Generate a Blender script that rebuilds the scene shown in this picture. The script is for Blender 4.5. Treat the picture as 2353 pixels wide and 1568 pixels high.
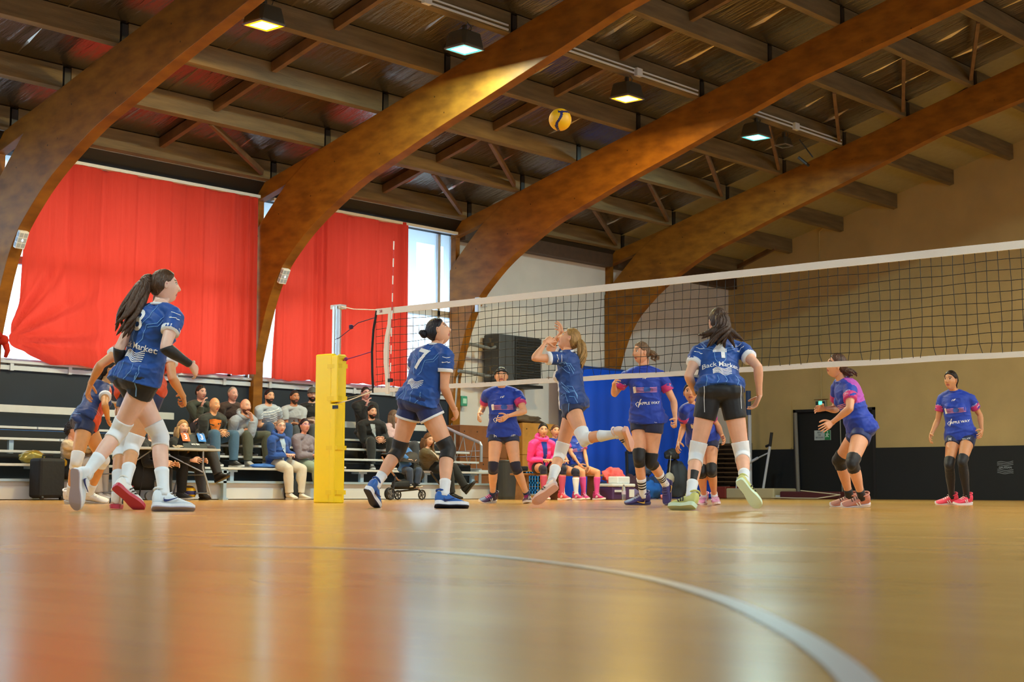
import bpy, bmesh, math, random
from math import sin, cos, pi, radians
from mathutils import Vector, Matrix, Quaternion, noise
from mathutils.bvhtree import BVHTree
for o in list(bpy.data.objects):
    bpy.data.objects.remove(o)
random.seed(7)
SC = bpy.context.scene
COL = SC.collection
V = Vector
# ---------------------------------------------------------------- camera
# hall axes: x runs along the side wall, y towards the side wall, z up; the photographer lies at x=0, y=0
cam_d = bpy.data.cameras.new('camera'); cam = bpy.data.objects.new('camera', cam_d); COL.objects.link(cam)
AZ, PITCH, ROLL = radians(41.3), math.atan2(345, 3550), .0045
fwd = V((cos(AZ)*cos(PITCH), sin(AZ)*cos(PITCH), sin(PITCH)))
rgt = V((sin(AZ), -cos(AZ), 0)); upv = rgt.cross(fwd)
r2 = rgt*cos(ROLL) + upv*sin(ROLL); u2 = upv*cos(ROLL) - rgt*sin(ROLL)
cam.matrix_world = Matrix((( r2.x, u2.x, -fwd.x, 0), (r2.y, u2.y, -fwd.y, 0), (r2.z, u2.z, -fwd.z, .15), (0, 0, 0, 1)))
cam_d.sensor_width = 36; cam_d.lens = 3550/2353*36
cam_d.clip_start = .05; cam_d.clip_end = 200
cam_d.dof.use_dof = True; cam_d.dof.focus_distance = 14.5; cam_d.dof.aperture_fstop = 6.3
SC.camera = cam
# ---------------------------------------------------------------- view, sky
SC.view_settings.view_transform = 'Standard'; SC.view_settings.look = 'None'
SC.view_settings.exposure = 0.75; SC.view_settings.gamma = 1.0; SC.view_settings.use_curve_mapping = False
SC.cycles.filter_width = 1.0; SC.cycles.use_denoising = True; SC.cycles.denoiser = 'OPENIMAGEDENOISE'
SC.cycles.max_bounces = 8; SC.cycles.diffuse_bounces = 4; SC.cycles.glossy_bounces = 4
SC.cycles.transparent_max_bounces = 16; SC.cycles.transmission_bounces = 6
SC.cycles.sample_clamp_indirect = 8.0; SC.cycles.caustics_reflective = False; SC.cycles.caustics_refractive = False
SKY_STRENGTH = 5.2
w = bpy.data.worlds.new('overcast_sky'); SC.world = w; w.use_nodes = True
nt = w.node_tree; bgn = nt.nodes['Background']
gr = nt.nodes.new('ShaderNodeTexGradient'); tc = nt.nodes.new('ShaderNodeTexCoord'); mp = nt.nodes.new('ShaderNodeMapping')
mp.inputs['Rotation'].default_value = (0, radians(90), 0)
rp = nt.nodes.new('ShaderNodeValToRGB')
rp.color_ramp.elements[0].position = 0; rp.color_ramp.elements[0].color = (.62, .84, 1, 1)
rp.color_ramp.elements[1].position = .6; rp.color_ramp.elements[1].color = (.74, .9, 1, 1)
nt.links.new(tc.outputs['Generated'], mp.inputs['Vector']); nt.links.new(mp.outputs[0], gr.inputs['Vector'])
nt.links.new(gr.outputs['Fac'], rp.inputs['Fac']); nt.links.new(rp.outputs[0], bgn.inputs['Color'])
bgn.inputs['Strength'].default_value = SKY_STRENGTH
LAMP_W = 210.0          # output of one high bay lamp

# ---------------------------------------------------------------- helpers
def lin(c):
    if isinstance(c, str):
        c = tuple(int(c[i:i+2], 16)/255 for i in (0, 2, 4))
    return tuple((x/12.92 if x <= .04045 else ((x+.055)/1.055)**2.4) for x in c) + (1,)
MATS = {}
def mat(name, col, rough=.6, metal=0., bump=0., bscale=60., var=0., vscale=8., stretch=(1, 1, 1), spec=.5, coat=0., sss=0.,
        trans=0., alpha=1., emit=None, estr=0., sheen=0., detail=3., var2=None):
    if name in MATS: return MATS[name]
    m = bpy.data.materials.new(name); m.use_nodes = True; t = m.node_tree; b = t.nodes['Principled BSDF']
    c = lin(col)
    b.inputs['Base Color'].default_value = c; b.inputs['Roughness'].default_value = rough; b.inputs['Metallic'].default_value = metal
    b.inputs['Specular IOR Level'].default_value = spec; b.inputs['Coat Weight'].default_value = coat
    b.inputs['Coat Roughness'].default_value = .15
    b.inputs['Sheen Weight'].default_value = sheen
    b.inputs['Alpha'].default_value = alpha
    if sss: b.inputs['Subsurface Weight'].default_value = sss; b.inputs['Subsurface Radius'].default_value = (.01, .004, .002)
    if trans: b.inputs['Transmission Weight'].default_value = trans
    if emit: b.inputs['Emission Color'].default_value = lin(emit); b.inputs['Emission Strength'].default_value = estr
    if bump or var:
        tc = t.nodes.new('ShaderNodeTexCoord'); mp = t.nodes.new('ShaderNodeMapping'); mp.inputs['Scale'].default_value = stretch
        t.links.new(tc.outputs['Object'], mp.inputs['Vector'])
    if bump:
        n = t.nodes.new('ShaderNodeTexNoise'); n.inputs['Scale'].default_value = bscale; n.inputs['Detail'].default_value = detail
        bp = t.nodes.new('ShaderNodeBump'); bp.inputs['Strength'].default_value = bump; bp.inputs['Distance'].default_value = .02
        t.links.new(mp.outputs[0], n.inputs['Vector']); t.links.new(n.outputs['Fac'], bp.inputs['Height']); t.links.new(bp.outputs[0], b.inputs['Normal'])
    if var:
        n = t.nodes.new('ShaderNodeTexNoise'); n.inputs['Scale'].default_value = vscale; n.inputs['Detail'].default_value = 4
        t.links.new(mp.outputs[0], n.inputs['Vector'])
        r = t.nodes.new('ShaderNodeValToRGB'); r.color_ramp.elements[0].position = .3; r.color_ramp.elements[1].position = .7
        lo = tuple(x*(1-var) for x in c[:3]) + (1,); hi = tuple(min(1, x*(1+var)) for x in c[:3]) + (1,)
        if var2: hi = lin(var2)
        r.color_ramp.elements[0].color = lo; r.color_ramp.elements[1].color = hi
        t.links.new(n.outputs['Fac'], r.inputs['Fac']); t.links.new(r.outputs[0], b.inputs['Base Color'])
    MATS[name] = m
    return m
class MB:
    """collects shapes; build() links them as ONE mesh object"""
    def __init__(s): s.v = []; s.f = []; s.m = []
    def add(s, vs, fs, mi=0):
        k = len(s.v); s.v += [tuple(p) for p in vs]; s.f += [tuple(i+k for i in f) for f in fs]; s.m += [mi]*len(fs); return s
    def box(s, c, d, rot=None, mi=0):
        c = V(c); hx, hy, hz = [x/2 for x in d]
        P = [V((x, y, z)) for x in (-hx, hx) for y in (-hy, hy) for z in (-hz, hz)]
        if rot is not None: P = [rot @ p for p in P]
        return s.add([c+p for p in P], [(0, 1, 3, 2), (4, 6, 7, 5), (0, 4, 5, 1), (2, 3, 7, 6), (0, 2, 6, 4), (1, 5, 7, 3)], mi)
    def box2(s, a, b, mi=0):
        a = V(a); b = V(b); return s.box((a+b)/2, [abs(x) for x in (b-a)], None, mi)
    def bar(s, a, b, w, h, up=(0, 0, 1), mi=0):
        a = V(a); b = V(b); z = (b-a); L = z.length; z.normalize(); u = V(up); x = u.cross(z)
        if x.length < 1e-4: x = V((1, 0, 0)).cross(z)
        x.normalize(); y = z.cross(x); R = Matrix((x, y, z)).transposed()
        return s.box((a+b)/2, (w, h, L), R, mi)
    def tube(s, pts, r, n=8, mi=0, closed=False, caps=True):
        pts = [V(p) for p in pts]; N = len(pts); rs = r if isinstance(r, (list, tuple)) else [r]*N
        rings = []; pu = None
        for i, p in enumerate(pts):
            t = (pts[min(i+1, N-1)]-pts[max(i-1, 0)]) if not closed else (pts[(i+1) % N]-pts[i-1])
            t.normalize()
            u = (V((0, 0, 1)) if abs(t.z) < .9 else V((1, 0, 0))) if pu is None else pu
            u = u - t*u.dot(t); u.normalize(); pu = u; w_ = t.cross(u)
            rings.append([p+(u*cos(2*pi*k/n)+w_*sin(2*pi*k/n))*rs[i] for k in range(n)])
        vs = [q for R_ in rings for q in R_]; fs = []
        for i in range(N if closed else N-1):
            for k in range(n):
                a = i*n+k; b = i*n+(k+1) % n; j = (i+1) % N
                fs.append((a, b, j*n+(k+1) % n, j*n+k))
        if caps and not closed: fs += [tuple(range(n))[::-1], tuple((N-1)*n+k for k in range(n))]
        return s.add(vs, fs, mi)
    def lathe(s, c, prof, n=24, axis='z', mi=0, rot=None):
        c = V(c); vs = []; fs = []
        for (r, h) in prof:
            for k in range(n):
                a = 2*pi*k/n; p = V((r*cos(a), r*sin(a), h))
                if axis == 'y': p = V((p.x, p.z, p.y))
                if axis == 'x': p = V((p.z, p.x, p.y))
                if rot is not None: p = rot @ p
                vs.append(c+p)
        N = len(prof)
        for i in range(N-1):
            for k in range(n): fs.append((i*n+k, i*n+(k+1) % n, (i+1)*n+(k+1) % n, (i+1)*n+k))
        fs += [tuple(range(n))[::-1], tuple((N-1)*n+k for k in range(n))]
        return s.add(vs, fs, mi)
    def prism(s, poly, o, ux, uy, d, mi=0):
        """poly: 2-D outline in the plane (o, ux, uy), extruded along d"""
        o = V(o); ux = V(ux); uy = V(uy); d = V(d); n = len(poly)
        a = [o+ux*x+uy*y for x, y in poly]; vs = a+[p+d for p in a]
        fs = [tuple(range(n))[::-1], tuple(range(n, 2*n))]+[(i, (i+1) % n, n+(i+1) % n, n+i) for i in range(n)]
        return s.add(vs, fs, mi)
    def mesh(s, name, ms, smooth=False, fix=True):
        me = bpy.data.meshes.new(name); me.from_pydata(s.v, [], s.f)
        for m in (ms if isinstance(ms, (list, tuple)) else [ms]): me.materials.append(m)
        me.polygons.foreach_set('material_index', s.m)
        if fix:
            bm = bmesh.new(); bm.from_mesh(me); bmesh.ops.recalc_face_normals(bm, faces=bm.faces); bm.to_mesh(me); bm.free()
        if smooth: me.polygons.foreach_set('use_smooth', [True]*len(me.polygons))
        me.update(); return me
    def build(s, name, ms, parent=None, smooth=False, bevel=0., loc=None, fix=True):
        me = s.mesh(name, ms, smooth, fix)
        if loc is not None: me.transform(Matrix.Translation(-V(loc)))
        o = bpy.data.objects.new(name, me); COL.objects.link(o)
        if loc is not None: o.location = loc
        if parent is not None: o.parent = parent
        if bevel:
            b = o.modifiers.new('bevel', 'BEVEL'); b.width = bevel; b.segments = 2; b.limit_method = 'ANGLE'; b.angle_limit = .6
        return o
def tag(o, label=None, cat=None, group=None, kind=None):
    if label: o['label'] = label
    if cat: o['category'] = cat
    if group: o['group'] = group
    if kind: o['kind'] = kind
    return o
def empty(name, loc, label=None, cat=None, group=None):
    o = bpy.data.objects.new(name, None); COL.objects.link(o); o.empty_display_size = .1
    o.location = loc; EM[o.name] = V(loc)
    return tag(o, label, cat, group)
EM = {}
def part(mb, name, ms, root, **k):
    """a mesh given in world coordinates, hung under its thing"""
    loc = EM[root.name] if root.name in EM else V((0, 0, 0))
    mb.v = [tuple(V(p)-loc) for p in mb.v]
    o = mb.build(name, ms, root, **k); EM[o.name] = loc
    return o
def copy_tree(o, parent=None):
    c = o.copy(); COL.objects.link(c)
    if parent: c.parent = parent
    for ch in list(o.children): copy_tree(ch, c)
    return c
# ================================================================ THE HALL
X0, X1, Y0, Y1 = -5.0, 32.0, -4.6, 21.0        # room
RIDGE = 8.2
def pb(y): return 5.49+(20.6-y)*.272 if y > RIDGE else 5.49+(20.6-2*RIDGE+y)*.272   # purlin undersides
def roofz(y): return pb(y)+.33
PY = [20.6-1.385*k for k in range(9)]
ARCHX = [-3, 2, 7, 12, 17, 22, 27]
def wave_wood(name, c1, c2, rough, scale, sx):
    m = mat(name, c1, rough, var=.25, vscale=scale, stretch=sx, bump=.15, bscale=scale*3, var2=c2); return m
glulam = bpy.data.materials.new('glued laminated timber'); glulam.use_nodes = True
def glulam_nodes():
    t = glulam.node_tree; b = t.nodes['Principled BSDF']; b.inputs['Roughness'].default_value = .55; b.inputs['Specular IOR Level'].default_value = .3
    tc = t.nodes.new('ShaderNodeTexCoord'); mp = t.nodes.new('ShaderNodeMapping'); mp.inputs['Scale'].default_value = (1, 1.2, 3)
    n = t.nodes.new('ShaderNodeTexNoise'); n.inputs['Scale'].default_value = 2.2; n.inputs['Detail'].default_value = 6
    r = t.nodes.new('ShaderNodeValToRGB'); r.color_ramp.elements[0].color = lin('70420f'); r.color_ramp.elements[1].color = lin('965f18')
    r.color_ramp.elements[0].position = .3; r.color_ramp.elements[1].position = .7
    vo = t.nodes.new('ShaderNodeTexVoronoi'); vo.inputs['Scale'].default_value = 3.5
    r2_ = t.nodes.new('ShaderNodeValToRGB'); r2_.color_ramp.elements[0].position = .035; r2_.color_ramp.elements[0].color = (.25, .2, .15, 1)
    r2_.color_ramp.elements[1].position = .055; r2_.color_ramp.elements[1].color = (1, 1, 1, 1)
    mx = t.nodes.new('ShaderNodeMix'); mx.data_type = 'RGBA'; mx.blend_type = 'MULTIPLY'; mx.inputs['Factor'].default_value = 1
    L = t.links.new
    L(tc.outputs['Object'], mp.inputs['Vector']); L(mp.outputs[0], n.inputs['Vector']); L(n.outputs['Fac'], r.inputs['Fac'])
    L(tc.outputs['Object'], vo.inputs['Vector']); L(vo.outputs['Distance'], r2_.inputs['Fac'])
    L(r.outputs[0], mx.inputs['A']); L(r2_.outputs[0], mx.inputs['B']); L(mx.outputs['Result'], b.inputs['Base Color'])
glulam_nodes()
purlin_m = mat('sawn purlin timber', '6e5a3b', .65, var=.3, vscale=3, stretch=(.4, 4, 4), bump=.2, bscale=20)
brace_m = mat('brown brace timber', '6b4e34', .6, var=.25, vscale=4, bump=.1)
dark_m = mat('dark eave boarding', '1c1410', .5)
white_wall = mat('painted white wall', 'd2c8c0', .75, var=.05, vscale=1.5, bump=.05, bscale=30)
tan_wall = mat('ochre rendered end wall', 'b39a68', .8, var=.08, vscale=1.2, bump=.1, bscale=25)
navy_m = mat('navy wainscot', '111d2b', .6, var=.15, vscale=2)
black_navy = mat('near black wainscot', '080b10', .7, var=.15, vscale=2)
alu = mat('brushed aluminium', 'c3c8cf', .32, metal=.9)
frame_m = mat('pale painted metal', 'c4ccd6', .45, metal=.2)
white_metal = mat('white painted metal', 'd9dcdf', .45)
black_m = mat('matt black', '0c0c0e', .55)

# ---- foil insulation under the roof sheets
foil = bpy.data.materials.new('wrinkled foil insulation'); foil.use_nodes = True
def foil_nodes():
    t = foil.node_tree; b = t.nodes['Principled BSDF']; L = t.links.new
    b.inputs['Metallic'].default_value = .9; b.inputs['Roughness'].default_value = .24
    b.inputs['Base Color'].default_value = lin('857a70')
    tc = t.nodes.new('ShaderNodeTexCoord')
    mp = t.nodes.new('ShaderNodeMapping'); mp.inputs['Scale'].default_value = (3.2, .35, .35)
    n = t.nodes.new('ShaderNodeTexNoise'); n.inputs['Scale'].default_value = 2.2; n.inputs['Detail'].default_value = 5
    n2 = t.nodes.new('ShaderNodeTexNoise'); n2.inputs['Scale'].default_value = 14; n2.inputs['Detail'].default_value = 3
    mp2 = t.nodes.new('ShaderNodeMapping'); mp2.inputs['Scale'].default_value = (1.6, .5, .5)
    ad = t.nodes.new('ShaderNodeMath'); ad.operation = 'MULTIPLY_ADD'; ad.inputs[1].default_value = .25
    bp = t.nodes.new('ShaderNodeBump'); bp.inputs['Strength'].default_value = .55; bp.inputs['Distance'].default_value = .05
    L(tc.outputs['Object'], mp.inputs['Vector']); L(mp.outputs[0], n.inputs['Vector'])
    L(tc.outputs['Object'], mp2.inputs['Vector']); L(mp2.outputs[0], n2.inputs['Vector'])
    L(n2.outputs['Fac'], ad.inputs[0]); L(n.outputs['Fac'], ad.inputs[2]); L(ad.outputs[0], bp.inputs['Height']); L(bp.outputs[0], b.inputs['Normal'])
foil_nodes()
board_m = mat('plain roof board', '9a8c62', .7, var=.06)

def struct(o): o['kind'] = 'structure'; return o
# ---- floor
fl = bpy.data.materials.new('varnished sports floor'); fl.use_nodes = True
def floor_nodes():
    t = fl.node_tree; b = t.nodes['Principled BSDF']; L = t.links.new
    tc = t.nodes.new('ShaderNodeTexCoord'); mp = t.nodes.new('ShaderNodeMapping'); mp.inputs['Rotation'].default_value = (0, 0, radians(90))
    L(tc.outputs['Object'], mp.inputs['Vector'])
    br = t.nodes.new('ShaderNodeTexBrick'); br.inputs['Scale'].default_value = 1.0
    br.inputs['Brick Width'].default_value = 2.2; br.inputs['Row Height'].default_value = .13; br.inputs['Mortar Size'].default_value = .0015
    br.inputs['Color1'].default_value = lin('c89c5c'); br.inputs['Color2'].default_value = lin('bf9252'); br.inputs['Mortar'].default_value = lin('9a7440')
    L(mp.outputs[0], br.inputs['Vector'])
    mp2 = t.nodes.new('ShaderNodeMapping'); mp2.inputs['Scale'].default_value = (9, .8, 1); L(tc.outputs['Object'], mp2.inputs['Vector'])
    n = t.nodes.new('ShaderNodeTexNoise'); n.inputs['Scale'].default_value = 3; n.inputs['Detail'].default_value = 5; L(mp2.outputs[0], n.inputs['Vector'])
    mx = t.nodes.new('ShaderNodeMix'); mx.data_type = 'RGBA'; mx.blend_type = 'MULTIPLY'; mx.inputs['Factor'].default_value = .35
    L(br.outputs['Color'], mx.inputs['A']); L(n.outputs['Color'], mx.inputs['B'])
    hs = t.nodes.new('ShaderNodeHueSaturation'); hs.inputs['Saturation'].default_value = 1.05; hs.inputs['Value'].default_value = 1.08
    L(br.outputs['Color'], hs.inputs['Color']); L(hs.outputs[0], b.inputs['Base Color'])
    n3 = t.nodes.new('ShaderNodeTexNoise'); n3.inputs['Scale'].default_value = 1.3
    L(tc.outputs['Object'], n3.inputs['Vector'])
    mr = t.nodes.new('ShaderNodeMapRange'); mr.inputs['To Min'].default_value = .16; mr.inputs['To Max'].default_value = .26
    L(n3.outputs['Fac'], mr.inputs['Value']); L(mr.outputs[0], b.inputs['Roughness'])
    b.inputs['Specular IOR Level'].default_value = .4
floor_nodes()
m_ = MB(); m_.box2((X0, Y0, -.1), (X1, Y1, 0)); struct(m_.build('floor', fl))
gm = mat('grey outdoor gravel', '77797a', .9, var=.2)
m_ = MB(); m_.box2((-60, -60, -.3), (90, 90, -.25)); struct(m_.build('ground', gm))
# painted arc on the floor by the camera
arc = [(1.02, 1.38), (1.2, 1.28), (1.42, 1.19)]
# ---- end wall (x = 32)
def gable(x0, x1, y0, y1, zlo, name, m):
    ys = [y0]+([RIDGE] if y0 < RIDGE < y1 else [])+[y1]
    poly = [(y0, zlo)]+[(y1, zlo)]+[(y, roofz(y)) for y in ys[::-1]]
    b = MB(); b.prism(poly, (x0, 0, 0), (0, 1, 0), (0, 0, 1), (x1-x0, 0, 0)); return struct(b.build(name, m))
WZ = 1.17
DY0, DY1 = 17.05, 19.2                       # black double door, 2.1 m high
b = MB()
poly = [(Y0, WZ), (DY0, WZ), (DY0, 2.1), (DY1, 2.1), (DY1, WZ), (Y1, WZ), (Y1, roofz(Y1)), (RIDGE, roofz(RIDGE)), (Y0, roofz(Y0))]
b.prism(poly, (X1, 0, 0), (0, 1, 0), (0, 0, 1), (.3, 0, 0)); struct(b.build('wall_end', tan_wall))
b = MB(); b.box2((X1-.012, Y0, 0), (X1+.3, DY0, WZ)); b.box2((X1-.012, DY1, 0), (X1+.3, Y1, WZ)); struct(b.build('trim_1', black_navy))
gable(X0-.3, X0, Y0, Y1, 0, 'wall_back', white_wall)
# ---- side wall with the windows (y = 21)
EZ = 5.35
SILL = 2.05
b = MB()
b.box2((22.15, Y1, 0), (X1, Y1+.3, 5.7)); b.box2((X0, Y1, 0), (22.15, Y1+.3, SILL)); b.box2((X0, Y1, EZ), (22.15, Y1+.3, 5.75))
struct(b.build('wall_left', white_wall))
b = MB(); b.box2((X0, Y1-.03, .0), (22.1, Y1, SILL-.04)); struct(b.build('trim_2', navy_m))
b = MB(); b.box2((X0, Y1-.1, SILL-.02), (22.1, Y1, SILL+.02)); b.box2((X0, Y1-.07, SILL-.12), (22.1, Y1-.02, SILL-.05))
for k in range(28): b.box2((X0+.4+k, Y1-.09, SILL-.13), (X0+.46+k, Y1-.02, SILL-.02))
struct(b.build('trim_3', frame_m))
# windows: one per bay
pane = bpy.data.materials.new('milky window sheet'); pane.use_nodes = True
def pane_nodes():
    t = pane.node_tree; L = t.links.new; t.nodes.remove(t.nodes['Principled BSDF']); out = t.nodes['Material Output']
    tr = t.nodes.new('ShaderNodeBsdfTransparent'); tl = t.nodes.new('ShaderNodeBsdfTranslucent'); gl = t.nodes.new('ShaderNodeBsdfGlossy')
    tr.inputs[0].default_value = (.93, .97, 1, 1); tl.inputs[0].default_value = (.85, .93, 1, 1); gl.inputs['Roughness'].default_value = .2
    m1 = t.nodes.new('ShaderNodeMixShader'); m1.inputs[0].default_value = .62; m2 = t.nodes.new('ShaderNodeMixShader'); m2.inputs[0].default_value = .05
    L(tr.outputs[0], m1.inputs[1]); L(tl.outputs[0], m1.inputs[2]); L(m1.outputs[0], m2.inputs[1]); L(gl.outputs[0], m2.inputs[2]); L(m2.outputs[0], out.inputs[0])
pane_nodes()
for i, xa in enumerate((-3, 2, 7, 12, 17)):
    xb = xa+5
    f = MB(); g = MB()
    lo, hi = xa+.12, xb-.02 if xa != 17 else 22.12
    for x in (lo, (lo+hi)/2-.9, (lo+hi)/2+.9, hi, hi-.38): f.box2((x-.035, Y1+.02, SILL), (x+.035, Y1+.12, EZ))
    for z, hz in ((SILL+.03, .03), (3.62, .06), (EZ-.03, .03)): f.box2((lo, Y1+.02, z-hz), (hi, Y1+.12, z+hz))
    wo = struct(f.build('window_%d' % (i+1), frame_m))
    g.box2((lo, Y1+.065, SILL), (hi, Y1+.075, EZ)); g.build('pane', pane, wo)
# bracing outside the glazing, seen through it as in the photograph
for i, xa in enumerate((7, 12, 17)):
    b = MB(); b.bar((xa+.4, Y1+.9, 2.1), (xa+4.8, Y1+.9, 5.2), .16, .16); b.bar((xa+.4, Y1+.9, 4.9), (xa+4.8, Y1+.9, 2.4), .16, .16) if i == 2 else None
    b.box2((xa+.3, Y1+.82, -.26), (xa+.5, Y1+.98, 5.3)); b.box2((xa+4.7, Y1+.82, -.26), (xa+4.9, Y1+.98, 5.3)); tag(b.build('cross_brace', mat('galvanised steel', '8fa7b5', .5, metal=.3)), ['steel cross bracing outside the leftmost window', 'steel cross bracing outside the middle window', 'steel cross bracing outside the uncurtained window strip'][i], 'brace')
# ---- unseen wall on the photographer's side; high windows added for frontal fill light
b = MB(); b.box2((X0, Y0-.3, 0), (X1, Y0, 2.2)); b.box2((X0, Y0-.3, 4.6), (X1, Y0, 5.75))
for xa in (-5, 0, 5, 10, 15, 20, 25, 31.6): b.box2((xa-.4, Y0-.3, 2.2), (xa+.4, Y0, 4.6))
struct(b.build('wall_right', white_wall))
g = MB(); g.box2((X0, Y0-.16, 2.2), (X1, Y0-.15, 4.6)); struct(g.build('window_6', pane))
# ---- roof
def roof_slab(xa, xb, ya, yb, m, name):
    b = MB(); nx = max(1, int((xb-xa)/.1)); 
    b.prism([(ya, roofz(ya)), (yb, roofz(yb)), (yb, roofz(yb)+.12), (ya, roofz(ya)+.12)], (xa, 0, 0), (0, 1, 0), (0, 0, 1), (xb-xa, 0, 0)); return struct(b.build(name, m))
roof_slab(X0, 27.1, RIDGE, Y1+1.5, foil, 'ceiling'); roof_slab(27.1, X1+.3, RIDGE, Y1+1.5, board_m, 'ceiling.001')
roof_slab(X0, X1+.3, Y0-.3, RIDGE, foil, 'ceiling.002')
# folded seams of the foil sheets, running up the slope
b = MB()
rs = random.Random(3)
fm = mat('foil seam', 'a89c90', .25, metal=.8)
for xa in ARCHX[:-1]:
    for k in range(4):
        x = xa+.75+k*1.15+rs.uniform(-.1, .1)
        for j in range(9):
            ya = RIDGE+.1+1.4*j; yb = min(ya+1.4, 20.95)
            if ya > 20.9: continue
            y1_, y2_ = ya+rs.uniform(.05, .5), yb-rs.uniform(.05, .35); w_ = rs.uniform(.012, .035); dz = rs.uniform(.02, .05); dx = rs.uniform(-.05, .05)
            ym = (y1_+y2_)/2
            vs = [(x-w_*.2, y1_, roofz(y1_)), (x+w_*.2, y1_, roofz(y1_)), (x-w_+dx, ym, roofz(ym)), (x+dx, ym, roofz(ym)-dz), (x+w_+dx, ym, roofz(ym)), (x+2*dx, y2_, roofz(y2_))]
            b.add(vs, [(0, 3, 2), (0, 1, 3), (1, 4, 3), (2, 3, 5), (3, 4, 5)])
struct(b.build('trim_4', fm))
# ---- eave: dark soffit between the outer purlin and the curtain rail
b = MB(); b.prism([(20.68, 5.47), (20.78, 5.47), (21.02, 5.3), (21.02, 5.2), (20.9, 5.24)], (X0, 0, 0), (0, 1, 0), (0, 0, 1), (27-X0, 0, 0)); struct(b.build('trim_5', dark_m))
b = MB(); b.box2((X0, 20.66, 5.475), (22, 20.7, 5.495)); struct(b.build('trim_6', frame_m))
# ---- arches
INNER = [(20.86, 0), (20.86, 1.2), (20.84, 2.35), (20.54, 3.27), (20.23, 3.85), (19.8, 4.27), (19.4, 4.57), (18.95, 4.83), (18.26, 5.17), (17.4, 5.47), (16.57, 5.76), (15.13, 6.22), (12.98, 6.93), (10.84, 7.62), (RIDGE, 8.12)]
OUTER = [(20.98, 0), (20.98, 4.5), (20.75, 4.76), (20.4, 5.09), (20.09, 5.37), (19.41, 5.80), (17.83, 6.24), (RIDGE, 8.84)]
def smooth_curve(P, n=4):
    out = []
    for i in range(len(P)-1):
        p0, p1, p2, p3 = [V((*P[max(0, min(len(P)-1, i+d))], 0)) for d in (-1, 0, 1, 2)]
        for k in range(n):
            t = k/n
            q = .5*((2*p1)+(-p0+p2)*t+(2*p0-5*p1+4*p2-p3)*t*t+(-p0+3*p1-3*p2+p3)*t**3); out.append((q.x, q.y))
    out.append(P[-1]); return out
inn = INNER[:3]+smooth_curve(INNER[2:-2], 4)[1:]+[INNER[-1]]
arch_lab = {12: 'curved laminated timber arch furthest left in the photo', 17: 'curved laminated timber arch between the two big red curtains',
            22: 'curved laminated timber arch at the right end of the windows', 27: 'curved laminated timber arch nearest the ochre end wall'}
first = None
for xa in (12, 17, 22, 27):
    b = MB()
    up = [(y, pb(y)+.02) for y in (18, RIDGE)]
    outer = OUTER[:6]+[(18.0, pb(18)+.0), (RIDGE, pb(RIDGE)+.0)]
    poly = inn+outer[::-1]
    b.prism(poly, (xa, 0, 0), (0, 1, 0), (0, 0, 1), (.2, 0, 0))
    mir = [(2*RIDGE-y, z) for y, z in poly if 2*RIDGE-y > Y0+.02]
    o = empty('timber_arch', (xa, 20.9, 0), arch_lab[xa], 'arch', 'laminated timber roof arches')
    part(b, 'rib', glulam, o, bevel=.008)
    b = MB(); b.prism([(Y0+.02, 0), (Y0+.3, 0), (Y0+.3, 2.6), (Y0+1.6, 4.6), (4.0, 6.3), (RIDGE, 8.12), (RIDGE, pb(RIDGE)), (Y0+.02, pb(Y0+.02))], (xa, 0, 0), (0, 1, 0), (0, 0, 1), (.2, 0, 0)); part(b, 'rib', glulam, o)
    # straight rafter foot that carries the eave purlins
    b = MB(); b.prism([(20.98, 5.13), (20.09, 5.37), (19.3, 5.84), (20.98, pb(20.98)+.02)], (xa+.02, 0, 0), (0, 1, 0), (0, 0, 1), (.16, 0, 0)); part(b, 'rafter_foot', glulam, o, bevel=.005)
    for y in PY[:8]: part(MB().box2((xa+.06, y-.05, pb(y)), (xa+.16, y+.05, pb(y)+.31)), 'shade_block', dark_m, o)  # added dark blocks, their colour stands in for shade at the purlin ends
    b = MB(); b.box2((xa+.04, 20.86, 4.4), (xa+.16, 20.99, 5.2)); part(b, 'post', glulam, o)
# arches behind the camera that still shape the light
for xa in (7, 2):
    b = MB(); b.prism(inn+(OUTER[:6]+[(18.0, pb(18)), (RIDGE, pb(RIDGE))])[::-1], (xa, 0, 0), (0, 1, 0), (0, 0, 1), (.2, 0, 0))
    tag(b.build('timber_arch', glulam), 'curved laminated timber arch outside the frame on the left', 'arch', 'laminated timber roof arches')
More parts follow.
